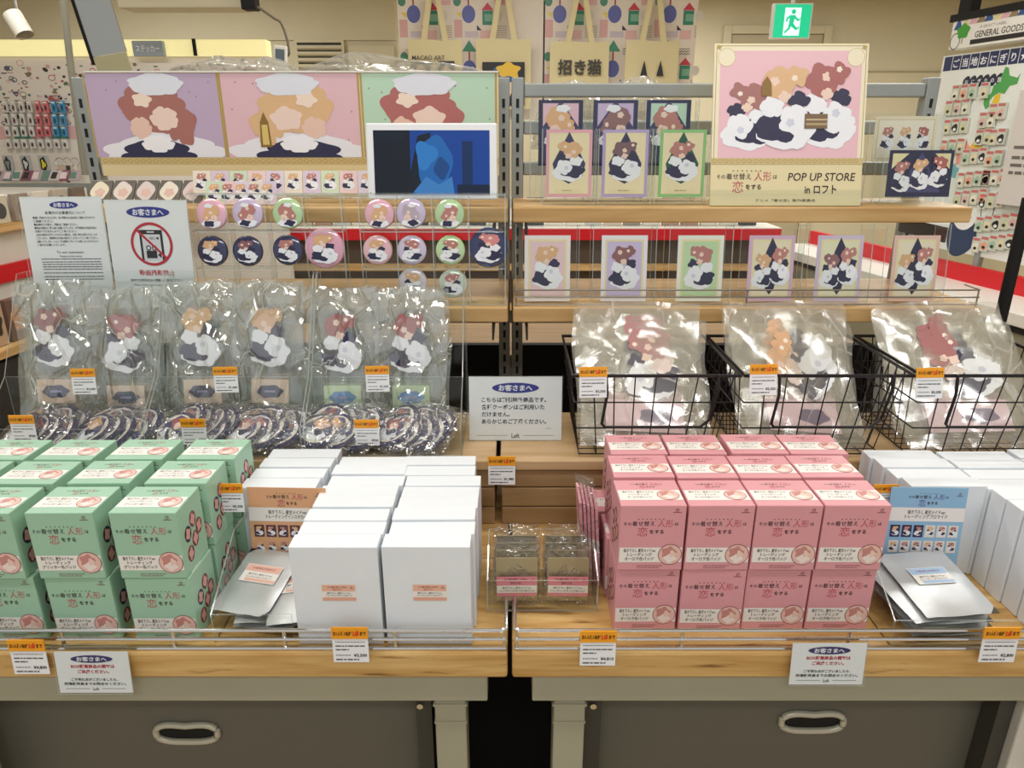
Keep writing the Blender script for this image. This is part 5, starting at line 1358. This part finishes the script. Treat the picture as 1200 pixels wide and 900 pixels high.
# lower shelf postcards
for i, (px, fr_, fld, hair) in enumerate([(641, '#eee6e4', '#e8c9cc', TAN), (730, '#eeeaf0', '#cdbfe0', '#8f5f60'), (818, '#ecefe4', '#bfdcae', ROSE), (900, '#d9b6d0', '#ece2c4', TAN), (979, '#d3c3dc', '#e8e6c4', '#96666a'), (1067, '#e8c2b4', '#ece2c8', TAN)]):
    p = at(px, 354, 1.372)
    t = thing('postcard', ['white-edged postcard with pink field, leftmost on the lower shelf', 'white-edged postcard with lilac field on the lower shelf', 'white-edged postcard with green field on the lower shelf', 'purple-edged two-figure-sized postcard, fourth on the lower shelf', 'lilac and green edged postcard, fifth on the lower shelf', 'peach-edged postcard, rightmost on the lower shelf'][i].replace(' two-figure-sized', ''), 'postcard', (p.x, 1.372, MIDZ+.004), (R(-8), 0, 0), 'postcards on the lower right shelf')
    w, h = .089, .127
    MB().box(-w/2, 0, 0, w/2, .0012, h, pr('card_'+fr_[1:], fr_, .3)).build('card', t)
    m = MB(); f = front(0, -.0002, 0); m.rect(f, -w*.42, h*.05, w*.42, h*.94, '#eadfae', 1); m.rect(f, -w*.38, h*.08, w*.38, h*.91, fld, 2)
    if i > 2: m.poly(f, [(0, h*.97), (w*.2, h*.7), (w*.1, h*.2), (-.0, h*.1), (-w*.2, h*.3), (-w*.12, h*.75)], NAVY, 3)
    m.build('border', t)
    m = MB()
    if i < 3: motif(m, f, 0, h*.5, w*.74, h*.8, hair, 3, i)
    else: motif(m, f, -w*.18, h*.45, w*.5, h*.64, hair, 4, i); motif(m, f, w*.2, h*.52, w*.5, h*.7, ROSE, 7, i+3)
    m.build('abstract_artwork', t)
    m = MB(); hw_ = .062; m.sheet(-hw_, -.003, -.002, hw_, -.0015, .148); m.sheet(-hw_, -.0015, -.002, -hw_+.0015, .05, .148); m.sheet(hw_-.0015, -.0015, -.002, hw_, .05, .148); m.build('acrylic_holder', t)
# popup sign
pb = at(920, 245, 1.43)
ps = thing('popup_sign', 'large cream and pink pop-up store board on the upper right shelf', 'sign', (pb.x, 1.432, TOPZ+.001), (R(-13), 0, 0))
w, h = .296, .305
MB().box(-w/2, 0, 0, w/2, .006, h, pr('popup_cream', '#e2d5a9', .4), bev=.001).build('board', ps)
m = MB(); f = front(0, -.0003, 0)
m.rect(f, -w*.5, h*.275, w*.5, h*.995, '#ece3c6', 1)
cut = .025; xa, xb, za, zb_ = -w*.46, w*.46, h*.3, h*.955
m.poly(f, [(xa, za), (xb, za), (xb, zb_-cut), (xb-cut, zb_-cut), (xb-cut, zb_), (xa+cut, zb_), (xa+cut, zb_-cut), (xa, zb_-cut)][::1], '#e8bcc6', 2)
for s_ in (-1, 1): m.ell(f, s_*(w*.46-.012), zb_-.012, .017, .017, '#ece3c6', 3); m.ring(f, s_*(w*.46-.012), zb_-.012, .017, .017, .0009, '#cdb983', 4); m.blob(f, s_*w*.47, h*.975, .004, .004, GOLD, 4, 4, .3)
m.rect(f, -w*.5, h*.262, w*.5, h*.3, '#cdb983', 3)
x = -w*.48
while x < w*.48: m.ring(f, x, h*.281, .0045, .0035, .001, '#a38a4e', 4, 8); x += .0115
for z in (h*.985,): m.rect(f, -w*.49, z-.0006, w*.49, z+.0006, GOLD, 3)
for x in (-w*.485, w*.485): m.rect(f, x-.0006, h*.3, x+.0006, h*.985, GOLD, 3)
m.build('border', ps)
m = MB()
motif(m, f, -w*.27, h*.545, w*.38, h*.5, '#a5706c', 5, 3); motif(m, f, w*.25, h*.61, w*.42, h*.64, '#a96663', 5, 6); motif(m, f, -.008, h*.595, w*.44, h*.62, '#dcb488', 11, 8)
m.rect(f, w*.1, h*.48, w*.25, h*.57, '#7a6248', 18); m.rect(f, w*.11, h*.5, w*.25, h*.515, '#b09a70', 19); m.rect(f, w*.11, h*.53, w*.25, h*.54, '#c4b08a', 19)
m.poly(f, [(-w*.19, h*.68), (-w*.12, h*.68), (-w*.125, h*.76), (-w*.155, h*.8), (-w*.185, h*.76)], '#8a6a2e', 18)
m.build('abstract_artwork', ps)
m = MB()
title(m, f, -w*.26, h*.16, w*.4, 1)
m.text(f, 'POP UP STORE', w*.23, h*.185, .0215, '#2e2622', 1, bold=.008, w=w*.44, slant=.12); m.text(f, 'in ロフト', w*.23, h*.105, .0195, '#2e2622', 1, bold=.02, w=w*.21)
m.text(f, '©福田晋一/SQUARE ENIX・アニメ「着せ恋」製作委員会', 0, h*.035, .0058, '#6a5a44', 1, w=w*.42) if False else m.text(f, 'アニメ「着せ恋」製作委員会', w*.0, h*.035, .0058, '#6a5a44', 1, w=w*.4)
m.build('lettering', ps)
MB().sheet(-w/2-.004, -.003, 0, w/2+.004, -.0015, .03).box(-w/2, .007, 0, w/2, .04, .0015, M_acr).build('acrylic_base', ps)
# two landscape cards right
for i, (px, py, fr_, lb, dz, Y) in enumerate([(1059, 178, '#e9e0c8', 'cream landscape card with three small prints, upper right', .08, 1.53), (1073, 238, '#2e2d4c', 'navy landscape card below the cream one at right', .016, 1.46)]):
    p = at(px, py, Y); t = thing('landscape_card', lb, 'card', (p.x, Y, TOPZ+dz), (R(-6), 0, 0)); w, h = (.127, .089)
    MB().box(-w/2, 0, 0, w/2, .0012, h, pr('card_'+fr_[1:], fr_, .3)).build('card', t)
    m = MB(); f = front(0, -.0002, 0)
    if i == 0: m.rect(f, -w*.45, h*.07, w*.45, h*.93, '#cdbb88', 1); m.rect(f, -w*.44, h*.085, w*.44, h*.915, '#ece6d4', 2)
    else: m.poly(f, [(-w*.45, h*.93), (-w*.2, h*.93), (-w*.45, h*.6)], '#e9dfae', 1); m.poly(f, [(w*.45, h*.93), (w*.2, h*.93), (w*.45, h*.6)], '#e9dfae', 1); m.poly(f, [(-w*.35, h*.1), (0, h*.95), (w*.35, h*.1)], '#494a78', 1)
    m.build('border', t); m = MB()
    for j in range(3): motif(m, f, (-.28+.28*j)*w, h*(.5 if i == 0 else .42+.05*j), w*(.25 if i == 0 else .34), h*(.62 if i == 0 else .8), [ROSE, TAN, '#a96663'][j], 3+j*(0 if i == 0 else 7), j)
    m.build('abstract_artwork', t)
    m = MB(); q = .012; m.sheet(-w/2-q, -.003, -dz+.001, w/2+q, -.0015, h+.006); m.sheet(-w/2-q, -.0015, -dz+.001, -w/2-q+.0015, .03, h+.006); m.sheet(w/2+q-.0015, -.0015, -dz+.001, w/2+q, .03, h+.006); m.box(-.05, -.001, -dz+.0005, .05, .02, -.001, M_acr); m.build('acrylic_holder', t)
# dark upright end of rack at right + black pole
pt_ = at(1171, 380, 1.52)
tag(MB().tube([(pt_.x, 1.52, 0), (pt_.x, 1.52, at(1204, 255, 1.52).z+.04)], .0125, M_black, 12).build('black_pole', None, True), 'black upright pole behind the right wire basket', 'pole')

# dust sheets on top of the racks
def dust(px0, px1, py0, py1, Y, label, seed):
    a = at(px0, py1, Y); b = at(px1, py0, Y)
    m = MB(); nx, nz = 26, 8; vs = []; fs = []; r = random.Random(seed); ph = [r.uniform(0, 6) for _ in range(4)]
    W_ = b.x-a.x; H_ = b.z-a.z
    for j in range(nz+1):
        for i in range(nx+1):
            u, v = i/nx, j/nz; prof = (math.sin(math.pi*u)**.45)*(.85+.15*math.sin(7*u+ph[0])); 
            vs.append((a.x+u*W_, Y+.03*math.sin(5*u*3+ph[1])*(v)+.02*math.sin(9*v+ph[2]+4*u)+.06*(v-.5), a.z+v*H_*prof))
    for j in range(nz):
        for i in range(nx): q = j*(nx+1)+i; fs.append((q, q+1, q+nx+2, q+nx+1))
    m.add(vs, fs, M_film); tag(m.build('dust_sheet', None, True), label, 'plastic sheet')
dust(200, 345, 57, 88, 1.72, 'bunched clear plastic sheet on top of the left rack', 1)
dust(330, 580, 60, 92, 1.74, 'long rolled clear plastic sheet behind the header panel', 2)
dust(622, 812, 62, 175, 1.72, 'clear plastic sheet draped behind the upper right shelf', 4)

# ================================================================ WIRE BASKETS
def basket(x0, x1, n):
    t = thing('wire_basket', 'black wire basket, %s of three, full of clear bags' % n, 'basket', ((x0+x1)/2, 1.09, RZ+.002)); c = (x0+x1)/2
    a, b = x0-c, x1-c; D = .24; H = .155; tp_ = .018
    def P(s, y, k):      # k 0 bottom .. 1 top ; taper
        X = a+(b-a)*s; X = X*(1-tp_*2*(1-k)/(b-a)*1.0); return X
    def pt(s, dpt, k): ins = tp_*(1-k); return Vector((a+ins+(b-a-2*ins)*s, ins*1.6+(D-2*ins*1.3)*dpt, H*k))
    m = MB(); m.tube([pt(0, 0, 1), pt(1, 0, 1), pt(1, 1, 1), pt(0, 1, 1)], .0031, M_wire, 8, True); m.build('rim', t, True)
    for k in (.02, .36, .68):
        m = MB(); m.tube([pt(0, 0, k), pt(1, 0, k), pt(1, 1, k), pt(0, 1, k)], .0014, M_wire, 6, True); m.build('ring_wire', t)
    def wires(pts2):
        for q in pts2: MB().tube(q, .0012, M_wire, 5).build('wire', t)
    nx, ny = 8, 9
    wires([[pt(i/nx, 0, 1), pt(i/nx, 0, .02), pt(i/nx, 1, .02), pt(i/nx, 1, 1)] for i in range(1, nx)])
    wires([[pt(0, j/ny, 1), pt(0, j/ny, .02), pt(1, j/ny, .02), pt(1, j/ny, 1)] for j in range(1, ny)])
    z1 = H*.5
    m = MB(); m.tube([Vector((a+.055, -.003, H+.003)), Vector((a+.057, -.006, H*.8)), Vector((a+.05, -.007, z1-.004)), Vector((a+.055, -.006, z1-.01)), Vector((b-.06, -.006, z1-.01)), Vector((b-.045, -.006, z1+.004)), Vector((b-.035, -.006, H*.85)), Vector((b-.037, -.003, H+.003))], .0026, M_wire, 8)
    m.build('stacking_handle', t, True)
    return t
BX = [(.098, .371), (.378, .653), (.666, .94)]
for (a, b), n in zip(BX, ['left', 'middle', 'right']): basket(a, b, n)
def basket_bag(seed, hair, ang=0):
    t = thing('basket_bag', 'x', 'packet', group='large clear bags in the wire baskets')
    m = MB(); pillow(m, .230, .25, .005, M_bag2, seed, 12, 14, .01)
    m.build('clear_bag', t, True)
    m = MB(); f = FR((.015, -.003, .155), (math.cos(ang), 0, math.sin(ang)), (-math.sin(ang), 0, math.cos(ang))); motif(m, f, 0, 0, .11, .16, hair, 1, seed, True); m.build('printed_shape', t)
    m = MB(); m.box(-.07, -.001, .03, .07, .001, .09, pr('pink_card_pale', '#d9bfc4', .4)); m.blob(front(0, -.0013, 0), .02, .06, .03, .015, '#6a5a74', 1, 5, .1, seed); m.build('base_card', t)
    return t
for bi, ((a, b), hair) in enumerate(zip(BX, ['#b07a7a', '#dcae86', '#a86a68'])):
    t = basket_bag(bi*7+2, hair, R([4, 58, 36][bi])); c = (a+b)/2
    for k in range(4):
        loc = (c+rj.uniform(-.004, .004)+(.0), 1.122+k*.019, RZ+.014+k*.003)
        rot = (R(-45+k*3), R([4, 8, -3][bi]*(1 if k < 2 else .3)), R([3, 10, -4][bi]*(1 if k == 0 else .4)))
        lb = 'large clear bag, %s in the %s wire basket' % (['front one', 'second one', 'third one', 'rearmost one'][k], ['left', 'middle', 'right'][bi])
        if k == 0: t.location = loc; t.rotation_euler = rot; t['label'] = lb
        else: dup(t, lb, loc, rot)

# ================================================================ nest print under the piece that carries it
CARRY = ['carton', 'paper_card', 'price_card', 'card', 'tin_disc', 'disc', 'board', 'drawer_front', 'inner_pouch', 'foil_pouch', 'panel', 'header_board']
PRINT = {'lettering', 'abstract_artwork', 'printed_face', 'print', 'cover_print', 'thumbnail_pictures', 'border', 'white_band', 'round_picture', 'side_pictures', 'sticker', 'pull_rim', 'pull_hollow', 'pink_label', 'geometric_pattern', 'doodle_pattern', 'printed_map', 'header_print', 'coloured_fields'}
KM = {}
for o in COL.objects:
    if o.parent: KM.setdefault(o.parent.name, []).append(o)
for o in list(COL.objects):
    if o.type == 'EMPTY' and o.parent is None:
        ch = KM.get(o.name, []); base = {c.name.split('.')[0]: c for c in reversed(ch)}
        host = next((base[n] for n in CARRY if n in base), None)
        if host is None: continue
        for c in ch:
            n = c.name.split('.')[0]
            if n in PRINT and c is not host: c.parent = base['header_board'] if n == 'header_print' else host
